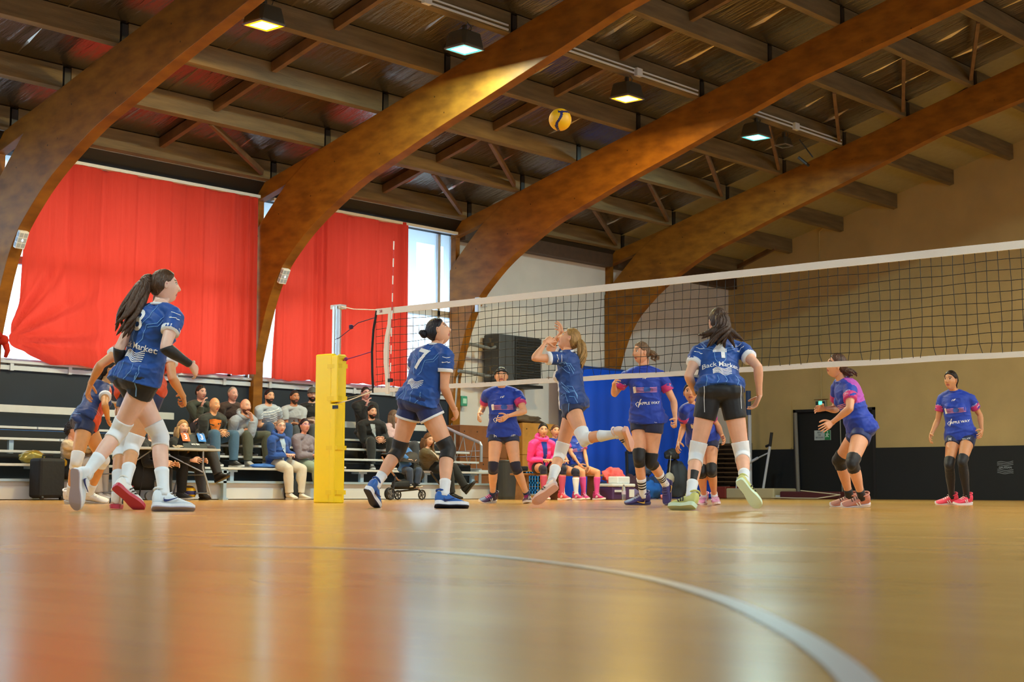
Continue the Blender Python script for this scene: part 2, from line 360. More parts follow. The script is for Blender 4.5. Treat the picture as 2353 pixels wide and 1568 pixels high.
# steel shoe plates where the ribs stand on the wall
# ---- purlins, one per bay and line
bays = [(7, 'left of the leftmost arch'), (12, 'over the large left curtain'), (17, 'over the narrower right curtain'), (22, 'over the white wall'), (27, 'against the ochre end wall')]
ords = ['eave line', 'second line up from the eave', 'third line up from the eave', 'fourth line up from the eave', 'fifth line up from the eave', 'sixth line up', 'seventh line up', 'eighth line up', 'ridge line']
def purlin_mesh(x0, x1, y):
    b = MB(); z = pb(y); b.prism([(-.05, .0136), (.05, -.0136), (.05, .31), (-.05, .335)], (x0, y, z), (0, 1, 0), (0, 0, 1), (x1-x0, 0, 0)); return b
for xa, where in bays:
    for k, y in enumerate(PY):
        if xa == 7 and k > 5: continue
        if xa == 12 and k > 6: continue
        x1 = 31.995 if xa == 27 else xa+5.03
        tag(purlin_mesh(xa+.17, x1, y).build('purlin', purlin_m, bevel=.004), 'roof purlin %s, %s' % (where, ords[k]), 'beam', 'roof purlins')
    # mid bay rafter between the purlins
    if xa < 27:
        nb = MB()
        for k in range(len(PY)-1):
            if xa == 7 and k > 4 or xa == 12 and k > 5: continue
            ya, yb = PY[k]-.05, PY[k+1]+.05
            if xa == 22: continue
            nb.bar((xa+2.75, ya, pb(ya)+.24), (xa+2.75, yb, pb(yb)+.24), .09, .15)
        if nb.v: tag(nb.build('rafter', brace_m), 'slim rafter halving the roof bay %s' % where, 'beam')
lows = {7: [0], 12: [1], 17: [1, 2], 22: [1, 2, 3, 4, 5, 6, 7], 27: [1]}
for xa, where in bays:
    for k in lows.get(xa, []):
        y = PY[k]; y2 = PY[k-1] if k else 20.98
        xm = xa+(2.75 if xa < 22 else 2.45)
        b = MB(); b.bar((xm, y+.06, pb(y)+.02), (xa+4.8, y2-.1, pb(y2)+.1), .06, .1)
        if xa == 27: b = MB(); b.bar((31.2, y-.05, pb(y)+.03), (31.8, y2+.1, pb(y2)+.1), .07, .1)
        tag(b.build('diagonal_brace', brace_m), 'slanting wooden brace %s, below the %s' % (where, ords[k]), 'brace', 'roof braces')
# edge ledgers along arch in last bay (dark boards over the arch)
for k in range(2, 7):
    ya, yb = PY[k]-.06, PY[k+1]+.06
    b = MB(); b.bar((28.05, ya, pb(ya)+.26), (27.7, yb, pb(yb)+.26), .09, .1)
    tag(b.build('ledger', brace_m), 'dark timber ledger beside the last arch, above the %s' % ords[k], 'beam', 'ledgers by the last arch')
# low beam above the white side wall
for xa, lab in ((22, 'timber wall plate under the eave over the white wall'), (27, 'timber wall plate under the eave by the ochre wall')):
    b = MB(); b.box2((xa+.2, 20.75, 5.12), (xa+5, 20.98, 5.45)); tag(b.build('wall_plate', mat('dark stained beam', '4a3424', .6, var=.2)), lab, 'beam')
# ---- arc line painted on the floor
# ================================================================ THINGS IN THE HALL
def text2d(s, size, bold=.0, align='CENTER', shear=0., squash=1.):
    """flat outline of a word: (2-D verts, faces) centred on the origin"""
    cu = bpy.data.curves.new('t', 'FONT'); cu.body = s; cu.size = size; cu.align_x = align; cu.align_y = 'CENTER'; cu.offset = bold*size; cu.resolution_u = 3; cu.shear = shear
    o = bpy.data.objects.new('t', cu); COL.objects.link(o); dg = bpy.context.evaluated_depsgraph_get(); me = bpy.data.meshes.new_from_object(o.evaluated_get(dg))
    vs = [(v.co.x*squash, v.co.y) for v in me.vertices]; fs = [tuple(p.vertices) for p in me.polygons]
    bpy.data.objects.remove(o); bpy.data.curves.remove(cu); bpy.data.meshes.remove(me); return vs, fs
def flat_text(name, s, size, o, ux, uy, m, parent=None, bold=.02, d=.002, **k):
    vs, fs = text2d(s, size, bold, **k); o = V(o); ux = V(ux); uy = V(uy); n = ux.cross(uy)
    b = MB(); b.add([o+ux*x+uy*y+n*d for x, y in vs], fs)
    return part(b, name, m, parent, fix=False) if parent is not None else b.build(name, m, fix=False)
# painted arc near the camera
P = [(2.60, 3.35), (2.70, 3.10), (2.737, 2.882), (2.739, 2.653), (2.64, 2.344), (2.44, 1.963), (2.168, 1.581), (1.833, 1.217), (1.503, .918), (1.288, .741), (1.107, .608), (.85, .44), (.5, .3)]
Q = smooth_curve(P, 6); b = MB(); vs = []
for i, (x, y) in enumerate(Q):
    a = V((*Q[max(0, i-1)], 0)); c = V((*Q[min(len(Q)-1, i+1)], 0)); t = (c-a).normalized(); n = V((-t.y, t.x, 0))*.016
    vs += [(x+n.x, y+n.y, .0015), (x-n.x, y-n.y, .0015)]
b.add(vs, [(2*i, 2*i+1, 2*i+3, 2*i+2) for i in range(len(Q)-1)]); struct(b.build('trim_7', mat('floor marking white', 'b8aea6', .35)))

# ---- high bay lamps
warm = mat('lamp glass warm', 'ffd98a', .4, emit='ffd070', estr=9); cool = mat('lamp glass cool', 'd8ffff', .4, emit='a8f6f0', estr=7)
warm_r = mat('lamp reflector warm', 'ffc030', .4, emit='ffb400', estr=1.3); cool_r = mat('lamp reflector cool', '60e0e0', .4, emit='40dcdc', estr=1.1)
housing = mat('dark lamp housing', '4a463c', .5, metal=.4)
def lamp(x, y, z, kind, label, on=True, rz=0., s=1., pale=False):
    o = empty('high_bay_lamp', (x, y, z), label, 'lamp', 'high bay lamps')
    hw, hd, hh = .22*s, .2*s, .24*s
    b = MB(); R = Matrix.Rotation(rz, 3, 'Z')
    def ring(w_, d_, zz, ch): return [R @ V((a, c, zz))+V((x, y, z)) for a, c in ((-w_+ch, -d_), (w_-ch, -d_), (w_, -d_+ch), (w_, d_-ch), (w_-ch, d_), (-w_+ch, d_), (-w_, d_-ch), (-w_, -d_+ch))]
    rr = [ring(hw*.97, hd*.97, 0, .02), ring(hw, hd, .02, .03), ring(hw*.96, hd*.96, hh*.45, .04), ring(hw*.88, hd*.9, hh*.92, .05), ring(hw*.78, hd*.78, hh, .05)]
    vs = [p for r_ in rr for p in r_]; fs = [(i*8+k, i*8+(k+1) % 8, (i+1)*8+(k+1) % 8, (i+1)*8+k) for i in range(4) for k in range(8)]+[tuple(range(32, 40)), tuple(range(8))[::-1]]
    b.add(vs, fs); part(b, 'housing', housing, o)
    if on: g = MB(); g.add([R @ V((a*hw*.92, c*hd*.92, -.011))+V((x, y, z)) for a, c in ((-1, -1), (1, -1), (1, 1), (-1, 1))], [(3, 2, 1, 0)]); part(g, 'reflector', warm_r if kind == 'warm' else cool_r, o, fix=False)
    g = MB(); g.add([R @ V((a*hw*.66, c*hd*.66, -.014))+V((x, y, z)) for a, c in ((-1, -1), (1, -1), (1, 1), (-1, 1))], [(3, 2, 1, 0)]); part(g, 'lamp_glass', (warm if kind == 'warm' else cool) if on else black_m, o, fix=False)
    rm = MB(); 
    for a, c in ((0, -1), (0, 1), (-1, 0), (1, 0)):
        rm.box(R @ V((a*hw*.95, c*hd*.95, -.005))+V((x, y, z)), (2*hw if a == 0 else .02, 2*hd if c == 0 else .02, .02), R)
    part(rm, 'rim', alu, o)
    br = MB(); br.bar((x, y, z+hh), (x, y, z+hh+.12), .05, .05); br.tube([R @ V((.1, 0, hh*.9))+V((x, y, z)), R @ V((.15, 0, hh+.12))+V((x, y, z)), R @ V((.05, 0, hh+.18))+V((x, y, z))], .008, 6); part(br, 'bracket', housing, o)
    if on:
        ld = bpy.data.lights.new('lamp_light', 'AREA'); ld.shape = 'RECTANGLE'; ld.size = .38*s; ld.size_y = .34*s; ld.energy = LAMP_W*(1 if not pale else .75 if x < 22 else .4)
        ld.color = ((1, .86, .66) if kind == 'warm' else (.86, 1, .98)) if pale else ((1, .70, .22) if kind == 'warm' else (.66, 1, .97))
        lo = bpy.data.objects.new('lamp_light', ld); COL.objects.link(lo); lo.parent = o; lo.location = (0, 0, -.03)
    return o
lamp(13.1, 16.0, 6.42, 'warm', 'high bay lamp with a bright yellow glow, leftmost lamp of the row')
lamp(16.05, 15.05, 6.56, 'cool', 'high bay lamp with a pale turquoise glow, by the second arch')
lamp(19.97, 15.05, 6.6, 'warm', 'high bay lamp with a yellow glow, right above the flying ball')
lamp(23.9, 15.05, 6.65, 'cool', 'high bay lamp with a turquoise glow, beside the unlit floodlight')
lamp(24.95, 15.1, 6.68, 'cool', 'unlit dark floodlight hanging beside the turquoise lamp', on=False, s=.6)['name_'] = 1
for i, (x, y) in enumerate(((13.1, 4.0), (16.05, 1.3), (20, 1.3), (23.9, 1.3), (8, 15.05), (8, 1.3), (28.5, 1.3), (3, 9), (28.5, 9))):  # lamps added out of view to brighten the hall
    lamp(x, y, 6.3, 'warm' if i % 2 == 0 else 'cool', 'high bay lamp added outside the frame to light the hall, unseen', pale=True)
tb = MB(); tb.bar((25.35, 15.0, 6.85), (25.5, 14.8, 6.5), .02, .02); tb.tube([(25.3, 15, 6.5), (25.42, 14.9, 6.38), (25.5, 14.9, 6.36)], .03, 8)
tag(tb.build('loudspeaker', black_m), 'small dark device hanging right of the unlit floodlight', 'loudspeaker')
# cable trunking under the lamp purlin
for xa, lab in ((12, 'white cable trunking on the purlin between first and second arch'), (17, 'white cable trunking on the purlin above the ball'), (22, 'white cable trunking on the purlin above the turquoise lamp')):
    b = MB(); z = pb(15.05)
    b.box2((xa+.3, 14.985, z+.03), (xa+4.95, 15.0, z+.06)); b.box2((xa+.3, 14.985, z+.1), (xa+4.95, 15.0, z+.125))
    r_ = tag(b.build('cable_trunking', white_metal), lab, 'trunking')
    c_ = MB(); c_.box2((xa+3.1, 14.93, z+.0), (xa+3.25, 15, z+.13)); c_.build('junction_box', white_metal, r_)
# ---- ball in the air
b = MB(); R_ = .105; nu, nv = 48, 32
bc = V((10.91, 9.0, 3.60))
tocam = (V((0, 0, .15))-bc).normalized()
Rb = tocam.to_track_quat('Z', 'Y').to_matrix()
vs = []; fs = []; mi = []
for j in range(nv+1):
    th = pi*j/nv
    for i in range(nu):
        ph = 2*pi*i/nu; vs.append(bc+Rb @ (V((sin(th)*cos(ph), sin(th)*sin(ph), cos(th)))*R_))
for j in range(nv):
    for i in range(nu):
        fs.append((j*nu+i, j*nu+(i+1) % nu, (j+1)*nu+(i+1) % nu, (j+1)*nu+i))
        th = pi*(j+.5)/nv; ph = 2*pi*(i+.5)/nu; p = V((sin(th)*cos(ph), sin(th)*sin(ph), cos(th)))
        blue = abs(p.x+.1-.22*sin(3.2*p.y)) < .13 and p.y < .62 or (p.y > .62 and p.y < .8 and p.x > -.2) or (p.z < -.2 and abs(p.y-.3*sin(3*p.x)) < .2)
        mi.append(1 if blue else 0)
b.add(vs, fs); b.m = mi
tag(b.build('volleyball', [mat('ball yellow', 'f2b70c', .45), mat('ball navy', '2b2860', .45)], smooth=True), 'yellow and dark blue volleyball in the air above the net', 'ball')
# ---- net
NX = 12.3; NY0, NY1 = 3.25, 12.9; NT, NB = 2.24, 1.27
net = empty('volleyball_net', (NX, NY1, 0), 'black volleyball net with white tapes across the hall', 'net')
cord = mat('black net cord', '15130f', .7); tape = mat('white net tape', 'e9e4da', .6, bump=.1)
rn = random.Random(5)
def sag(y, z):   # loose netting: sideways wobble and slack, most near the bottom edge
    k = (NT-z)/(NT-NB); return .012*sin(y*5.1+z*3)*k+.006*sin(y*17)*k
b = MB(); n_v = int((NY1-NY0)/.1)
for i in range(n_v+1):
    y = NY1-i*.1; pts = []
    for j in range(11):
        z = NT-.06-(NT-NB-.1)*j/10; k = j/10
        pts.append((NX+sag(y, z)*1.5, y+.014*sin(i*1.7+j*.5)*k+(.02 if j == 10 else 0)*sin(i*2.9)+.02*k*sin(y*.9), z))
    b.tube(pts, .0030, 4, caps=False)
for j in range(1, 10):
    z0 = NT-.06-(NT-NB-.1)*j/10; pts = []
    for i in range(0, n_v+1, 2):
        y = NY1-i*.1; pts.append((NX+sag(y, z0)*1.5, y, z0-.006*sin(i*.8+j)))
    b.tube(pts, .0030, 4, caps=False)
part(b, 'netting', cord, net)
def ribbon(pa, pb_, za, zb, t, name, m, n=40, wob=.004):
    b = MB(); vs = []
    for i in range(n+1):
        y = pa+(pb_-pa)*i/n; dz = wob*sin(i*1.3); vs += [(NX-t, y, za+dz), (NX-t, y, zb+dz*.5), (NX+t, y, za+dz), (NX+t, y, zb+dz*.5)]
    fs = []
    for i in range(n):
        k = 4*i; fs += [(k, k+1, k+5, k+4), (k+2, k+6, k+7, k+3), (k, k+4, k+6, k+2), (k+1, k+3, k+7, k+5)]
    fs += [(0, 2, 3, 1), (4*n, 4*n+1, 4*n+3, 4*n+2)]
    b.add(vs, fs); return part(b, name, m, net)
ribbon(NY0, NY1, NT, NT-.07, .008, 'top_tape', tape, wob=.001)
ribbon(NY0, NY1+.03, NB+.05, NB, .006, 'bottom_tape', tape, wob=.004)
b = MB(); b.tube([(NX, NY1-.01, NT-.02), (NX-.01, NY1+.03, 2.0), (NX, NY1+.06, 1.75), (NX-.01, NY1+.04, 1.5), (NX, NY1+.03, NB)], .014, 8); part(b, 'side_band', black_m, net)
b = MB()
pts = [(NT, 0, .022), (2.05, .01, .026), (1.9, .05, .028), (1.75, .06, .034), (1.6, .06, .03), (1.45, .04, .026), (NB-.02, .03, .026)]
vs = []
for z, dy, hw in pts: vs += [(NX-.014, 12.66+dy-hw, z), (NX-.014, 12.66+dy+hw, z), (NX+.014, 12.66+dy+hw, z), (NX+.014, 12.66+dy-hw, z)]
b.add(vs, [(4*i+k, 4*i+(k+1) % 4, 4*i+4+(k+1) % 4, 4*i+4+k) for i in range(len(pts)-1) for k in range(4)]+[(3, 2, 1, 0), (24, 25, 26, 27)]); part(b, 'antenna_sleeve', tape, net)
flat_text('maker_mark', '50', .045, (NX-.01, 12.81, NT-.035), (0, -1, 0), (0, 0, 1), mat('mark red', 'a0303a', .6), net)
# antenna rod with red and white rings
an = empty('antenna', (NX-.02, 12.62, 1.4), 'thin red and white antenna rod standing on the net edge', 'antenna')
b = MB()
for k in range(16):
    za, zb = 1.4+k*.1, 1.5+k*.1; b.tube([(NX-.022, 12.63-(za-1.4)*.02, za), (NX-.022, 12.63-(zb-1.4)*.02, zb)], .007, 8, mi=k % 2)
part(b, 'rod', [mat('antenna red', 'd8382e', .4), mat('antenna white', 'ffffff', .4)], an)
b = MB(); b.box2((NX-.035, 12.6, 1.38), (NX-.008, 12.66, 1.42)); part(b, 'foot_clip', black_m, an)
# ---- post with its yellow pad
yellow = mat('yellow vinyl padding', 'ffe400', .42, bump=.12, bscale=9); yel2 = mat('yellow strap', 'f4d800', .5)
po = empty('net_post', (12.38, 13.68, 0), 'silver metal net post rising out of the yellow padding', 'post')
b = MB(); b.lathe((12.38, 13.66, 0), [(.055, 0), (.055, 2.33), (.05, 2.345), (.0, 2.345)], 20); part(b, 'tube', mat('post aluminium', 'dcdee2', .28, metal=.6), po, smooth=False)
b = MB(); b.box2((12.31, 13.585, 1.0), (12.35, 13.605, 2.33)); part(b, 'guide_rail', alu, po)
b = MB(); b.box2((12.33, 13.55, 2.3), (12.43, 13.72, 2.35)); part(b, 'cap', white_metal, po)
b = MB(); b.lathe((12.32, 13.56, 1.15), [(.012, 0), (.02, .03), (.02, .16), (.012, .2)], 10); part(b, 'crank', black_m, po)
pd = empty('post_padding', (12.38, 13.7, 0), 'tall bright yellow protective padding around the net post', 'padding')
b = MB()
b.prism([(-.14, -.10), (.10, -.10), (.15, -.02), (.15, .13), (-.14, .13)], (12.38, 13.73, .0), (0, 1, 0), (-1, 0, 0), (0, 0, 1.76)); part(b, 'main_pad', yellow, pd, bevel=.015)
b = MB(); b.prism([(-.05, -.05), (.05, -.06), (.06, .07), (-.05, .08)], (12.29, 13.52, .0), (0, 1, 0), (-1, 0, 0), (0, 0, 1.16)); part(b, 'side_pad', yellow, pd, bevel=.012)
b = MB(); b.prism([(-.07, -.05), (.07, -.06), (.07, .07), (-.06, .08)], (12.29, 13.5, 1.18), (0, 1, 0), (-1, 0, 0), (0, 0, .55)); part(b, 'side_pad', yellow, pd, bevel=.012)
for z in (1.58, 1.2, .62, .1):
    b = MB(); b.box2((12.215, 13.44, z), (12.225, 13.63, z+.05)); b.box2((12.215, 13.435, z), (12.36, 13.445, z+.05)); part(b, 'strap', yel2, pd)
b = MB(); b.box2((12.205, 13.43, 1.1), (12.215, 13.52, 1.14)); part(b, 'strap', mat('navy strap', '1c2740', .6), pd)
far_post = copy_tree(po); far_post.location = (12.38, 2.52, 0); far_post['label'] = 'silver net post at the far right end of the net'
far_pad = copy_tree(pd); far_pad.location = (12.38, 2.48, 0); far_pad['label'] = 'yellow padding of the net post beyond the right edge'
b = MB(); b.tube([(NX, NY0, NT-.01), (12.34, 2.6, 2.33)], .006, 6); b.tube([(NX, NY0, NB+.02), (12.3, 2.5, 1.2)], .006, 6); part(b, 'end_ropes', mat('white rope', 'efe6dc', .7), net)
rope_m = mat('dark violet rope', '3a2350', .7); white_rope = mat('white rope', 'efe6dc', .7)
def rope(pts, r, m, label, name='rope'):
    b = MB(); b.tube(pts, r, 6); return tag(b.build(name, m), label, 'rope')
rope([(NX, NY1, NT-.01), (NX+.02, 13.3, NT+.03), (12.35, 13.6, 2.335), (12.36, 13.74, 2.33)], .006, white_rope, 'white top rope from the net tape to the post head')
b = MB(); b.tube([(NX, NY1+.03, NT-.1), (NX, 13.2, 2.1), (12.33, 13.55, 1.95), (12.31, 13.6, 1.93), (12.44, 13.73, 1.9), (12.31, 13.6, 1.88)], .005, 6); b.lathe((NX, 13.32, 2.03), [(0, 0), (.025, .01), (.025, .05), (0, .06)], 8)
tag(b.build('rope', rope_m), 'dark lashing rope with a buckle, upper of the two violet ones', 'rope')
b = MB(); b.tube([(NX, NY1+.06, 1.75), (NX, 13.2, 1.71), (12.28, 13.5, 1.66)], .006, 6); b.lathe((NX, 13.4, 1.66), [(0, 0), (.02, .01), (.02, .04), (0, .05)], 8)
tag(b.build('rope', mat('magenta rope', '8a1f6a', .7)), 'magenta and black lashing rope at half net height', 'rope')
rope([(NX, NY1+.03, NB+.02), (NX-.02, 13.3, 1.2), (12.26, 13.53, 1.16)], .006, white_rope, 'white bottom rope, lower one running to the post foot side')
rope([(NX+.02, NY1+.03, NB+.03), (NX+.1, 13.2, 1.27), (12.4, 13.6, 1.22)], .004, mat('grey rope', '9a9aa0', .7), 'thin grey rope behind the white bottom rope')

# ---- curtains
red = bpy.data.materials.new('red curtain cloth'); red.use_nodes = True
def red_nodes():
    t = red.node_tree; L = t.links.new; t.nodes.remove(t.nodes['Principled BSDF']); out = t.nodes['Material Output']
    d = t.nodes.new('ShaderNodeBsdfDiffuse'); tl = t.nodes.new('ShaderNodeBsdfTranslucent'); mx = t.nodes.new('ShaderNodeMixShader')
    d.inputs[0].default_value = lin('d44434'); tl.inputs[0].default_value = lin('d83c2a'); mx.inputs[0].default_value = .5
    tc = t.nodes.new('ShaderNodeTexCoord'); n = t.nodes.new('ShaderNodeTexNoise'); n.inputs['Scale'].default_value = 5; n.inputs['Detail'].default_value = 6
    mp = t.nodes.new('ShaderNodeMapping'); mp.inputs['Scale'].default_value = (4, 4, .3); bp = t.nodes.new('ShaderNodeBump'); bp.inputs['Strength'].default_value = .4; bp.inputs['Distance'].default_value = .03
    L(tc.outputs['Object'], mp.inputs['Vector']); L(mp.outputs[0], n.inputs['Vector']); L(n.outputs['Fac'], bp.inputs['Height']); L(bp.outputs[0], d.inputs['Normal']); L(bp.outputs[0], tl.inputs['Normal'])
    L(d.outputs[0], mx.inputs[1]); L(tl.outputs[0], mx.inputs[2]); L(mx.outputs[0], out.inputs[0])
red_nodes()
def curtain(xa, xb, ztop, bottom, left, fold, name, label, seed, knot=None, folds=(), dens=9.0):
    r0 = random.Random(seed); nx, nz = int((xb-xa)*48), 70; vs = []
    ph = [r0.uniform(0, 6.28) for _ in range(6)]
    for j in range(nz+1):
        v = j/nz
        for i in range(nx+1):
            u = i/nx
            x = xa+(xb-xa)*u; zb = bottom(u); z = ztop+(zb-ztop)*v
            x += left(v)*(1-u)**2
            f = .055*sin(x*dens+ph[0]+.6*sin(x*1.7+ph[1])+.25*v*sin(x*2.3))+.028*sin(x*dens*2.1+ph[2]+v*.8)+.010*sin(x*dens*4.3+ph[3])
            f *= .7+.3*v
            for fx, fw, fd in folds: f -= fd*math.exp(-((x-fx)/fw)**2)
            if knot:
                dx = x-knot[0]; dz = z-knot[1]; rr = math.hypot(dx, dz); an_ = math.atan2(dz, dx); k = max(0, 1-rr/2.6)
                f = f*(1-k)+k*(.075*sin(an_*17+2*sin(rr*1.6))+.03*sin(an_*31+1))*min(1, rr/.5)
            vs.append((x, 20.82+f, z))
    fs = [(j*(nx+1)+i, j*(nx+1)+i+1, (j+1)*(nx+1)+i+1, (j+1)*(nx+1)+i) for j in range(nz) for i in range(nx)]
    b = MB(); b.add(vs, fs); o = b.build(name, red, smooth=True, fix=False); tag(o, label, 'curtain', 'red window curtains')
    return o
def bot1(u):
    x = 12.3+4.68*u
    return 2.36-.28*min(1, (x-12.3)/.75)**.6-.04*max(0, sin((x-12.3)*.75))+.03*max(0, (x-15.6))*.8+.012*sin(x*9)
c1 = curtain(12.3, 16.98, 5.2, bot1, lambda v: .16*(1-v)+.12*sin(pi*v), None, 'curtain', 'wide translucent red curtain swept up and tied at its lower left corner', 3, knot=(12.25, 2.36), folds=((16.75, .06, .06), (16.9, .04, .05)))
b = MB(); b.lathe((12.2, 20.8, 2.28), [(.02, 0), (.07, .03), (.08, .08), (.06, .13), (.02, .15)], 12); b.tube([(12.24, 20.8, 2.3), (12.27, 20.79, 2.2), (12.24, 20.79, 2.1)], [.05, .04, .025], 8); b.tube([(12.2, 20.8, 2.36), (12.0, 20.8, 2.5), (11.8, 20.82, 2.9)], [.04, .09, .16], 8)
b.build('tied_corner', red, c1, smooth=True)
curtain(17.28, 20.62, 5.24, lambda u: 2.07+.04*u+.012*sin(u*31)+.008*sin(u*77), lambda v: .5*(1-v)**2+.03, None, 'curtain', 'red curtain covering two thirds of the middle window, with dark folds on its left', 8, folds=((18.32, .05, .1), (18.45, .04, .09), (18.56, .03, .07), (17.6, .05, .06), (20.5, .05, .05)), dens=7.5)
for xa, xb, lab in ((12.3, 17.0, 'white curtain rail over the wide curtain'), (17.3, 22.0, 'white curtain rail over the half open curtain')):
    b = MB(); b.box2((xa, 20.76, 5.2), (xb, 20.86, 5.25)); tag(b.build('curtain_rail', white_metal), lab, 'rail')
# ---- emergency lights on the arches
for x, y, z, lab in ((12.1, 20.22, 3.8, 'small white emergency light on the edge of the leftmost arch'), (17.1, 20.22, 3.8, 'small white emergency light on the arch between the curtains')):
    o = empty('emergency_light', (x, y, z), lab, 'light')
    b = MB(); R = Matrix.Rotation(radians(28), 3, 'X'); n_ = R @ V((0, -1, 0)); c0 = V((x-.02, y, z))+n_*.02; b.box(c0, (.15, .07, .27), R); part(b, 'case', white_metal, o, bevel=.006)
    b = MB()
    for kk in (-.035, .035):
        for k in (-1, 0, 1): b.box(c0+n_*.037+R @ V((kk, 0, k*.08)), (.055, .004, .065), R); b.box(c0+V((-.076, 0, 0))+R @ V((0, kk*.5, k*.08)), (.003, .03, .06), R)
    part(b, 'lens_grid', mat('frosted lens', '9aa4b4', .3), o)
    b = MB(); ball_ = [(.013*sin(a), .013*cos(a)) for a in [pi*i/8 for i in range(9)]]; b.lathe(c0+n_*.04, ball_, 10, 'y'); part(b, 'pilot_light', mat('pilot white', 'ffffff', .3, emit='ffffff', estr=4), o)
# wire lamp guard on arch three
b = MB()
for k in range(3): b.tube([(21.98+.12*sin(a), 20.15-.14*cos(a)-.02, 3.72+k*.05) for a in [pi*i/8 for i in range(9)]], .006, 5)
b.box2((21.96, 20.16, 3.62), (22.02, 20.26, 3.9)); tag(b.build('lamp_guard', frame_m), 'small wire guard on the edge of the arch right of the windows', 'guard')

# ---- heater on the side wall with its pipes
h = empty('air_heater', (23.9, 20.6, 2.35), 'grey louvred air heater box hung on the white wall', 'heater')
hm = mat('heater grey', '4b4e52', .5, metal=.3); hl = mat('heater dark louvre', '25272a', .5)
b = MB(); b.prism([(0, 0), (1.25, 0), (1.25, .95), (.0, .95)], (22.95, 20.5, 2.34), (1, 0, 0), (0, 0, 1), (0, .42, 0)); part(b, 'casing', hm, h, bevel=.02)
b = MB()
for k in range(15): b.box((23.82, 20.485, 2.43+k*.055), (.72, .05, .016), Matrix.Rotation(.6, 3, 'X'))
part(b, 'louvre', hl, h)
b = MB(); b.box2((23.42, 20.478, 2.36), (24.22, 20.497, 3.27)); part(b, 'front_frame', hl, h)
b = MB(); b.box2((22.96, 20.49, 2.25), (24.3, 20.95, 2.31)); b.bar((23.1, 20.95, 2.3), (23.1, 20.55, 2.3), .04, .04); part(b, 'shelf_bracket', black_m, h)
pm = mat('lagged pipe', '6b6c6c', .6)
for z, lab, x0 in ((3.02, 'lagged grey pipe feeding the heater, the upper one', 22.05), (2.46, 'lagged grey pipe feeding the heater, the lower one', 21.98)):
    b = MB(); b.tube([(x0, 20.7, z+.03), (x0+.3, 20.66, z+.01), (x0+.75, 20.62, z-.03), (x0+1.0, 20.6, z+.03), (23.0, 20.6, z+.05)], .035, 8)
    tag(b.build('pipe', pm), lab, 'pipe')
    b = MB(); b.tube([(22.8, 20.6, z+.03), (22.8, 20.6, z+.16)], .018, 6); b.bar((22.74, 20.6, z+.16), (22.86, 20.6, z+.16), .02, .02); b.box((22.8, 20.6, z+.04), (.09, .09, .07)); tag(b.build('valve', mat('dark brass', '5d5140', .4, metal=.6)), 'shut-off valve on the %s pipe of the heater' % ('upper' if z > 3 else 'lower'), 'valve')
b = MB(); b.tube([(22.32, 20.72, 3.05), (22.2, 20.78, 2.9), (22.1, 20.85, 2.4), (22.02, 20.9, 1.3), (22.02, 20.9, 0)], .035, 8); tag(b.build('downpipe', mat('silver pipe', 'aeb3bb', .35, metal=.6)), 'silver pipe running down beside the arch right of the windows', 'pipe')
# green call point
o = empty('call_point', (22.25, 20.95, 1.9), 'small green emergency call point on the white wall', 'switch')
b = MB(); b.box2((22.12, 20.9, 1.83), (22.24, 21, 2.0)); part(b, 'back_box', mat('sage plastic', '7fa394', .5), o, bevel=.01)
b = MB(); b.box2((22.24, 20.86, 1.82), (22.42, 20.98, 2.02)); part(b, 'cover', mat('green plastic', '3f8f74', .4), o, bevel=.015)
b = MB(); b.box2((22.28, 20.85, 1.87), (22.38, 20.861, 1.97)); part(b, 'button', mat('pale green', 'a9d6c0', .4), o)

# ---- telescopic bleacher
bl = empty('bleacher', (16, 18.7, 0), 'long white and grey bleacher with rows of bench planks', 'bleacher')
BX0, BX1 = 8.0, 20.9
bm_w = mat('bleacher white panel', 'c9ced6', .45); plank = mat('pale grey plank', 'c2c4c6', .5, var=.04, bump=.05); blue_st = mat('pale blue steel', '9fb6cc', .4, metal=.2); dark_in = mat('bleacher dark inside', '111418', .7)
b = MB(); b.box2((BX0, 18.7, .012), (BX1, 19.3, .25)); part(b, 'front_panel', bm_w, bl)
b = MB(); b.box2((BX0, 18.66, .25), (BX1, 19.4, .285)); part(b, 'foot_ledge', blue_st, bl)
for nm, y0_, y1_, z in (('seat_plank', 18.68, 18.95, .455), ('foot_plank', 19.12, 19.3, .645), ('seat_plank', 19.35, 19.65, .825), ('seat_plank', 19.95, 20.25, 1.01)):
    b = MB(); x = BX0
    for k in range(6):
        xe = min(BX1-.02, x+2.15); b.box2((x+.01, y0_, z), (xe-.01, y1_, z+.035)); x = xe
    part(b, nm, plank, bl, bevel=.004)
b = MB(); b.box2((BX0, 20.5, 1.27), (15.1, 20.53, 1.38)); b.box2((16.5, 20.5, 1.27), (BX1, 20.53, 1.38)); part(b, 'back_board', plank, bl)
b = MB(); b.box2((BX0, 19.98, .94), (BX1, 20.02, 1.0)); part(b, 'beam', mat('blue steel beam', '5f88b4', .4, metal=.2), bl)
b = MB(); b.box2((BX0, 19.36, .285), (BX1, 19.38, .62)); b.box2((BX0, 19.9, .6), (BX1, 19.92, .98)); part(b, 'shade_board', dark_in, bl)  # added black boards, their colour stands in for the shade under the seats
for x in (9.9, 11.55, 14.9, 16.2, 17.6, 19.1, 20.3):
    b = MB(); b.box2((x-.035, 18.74, .285), (x+.035, 18.8, .455)); b.box2((x-.09, 18.72, .42), (x+.09, 18.9, .455)); part(b, 'bracket', blue_st, bl)
    for y_, z_, z2 in ((19.38, .64, .825), (19.95, .84, 1.01)): part(MB().box2((x-.035, y_, z_), (x+.035, y_+.05, z2)), 'bracket', blue_st, bl)
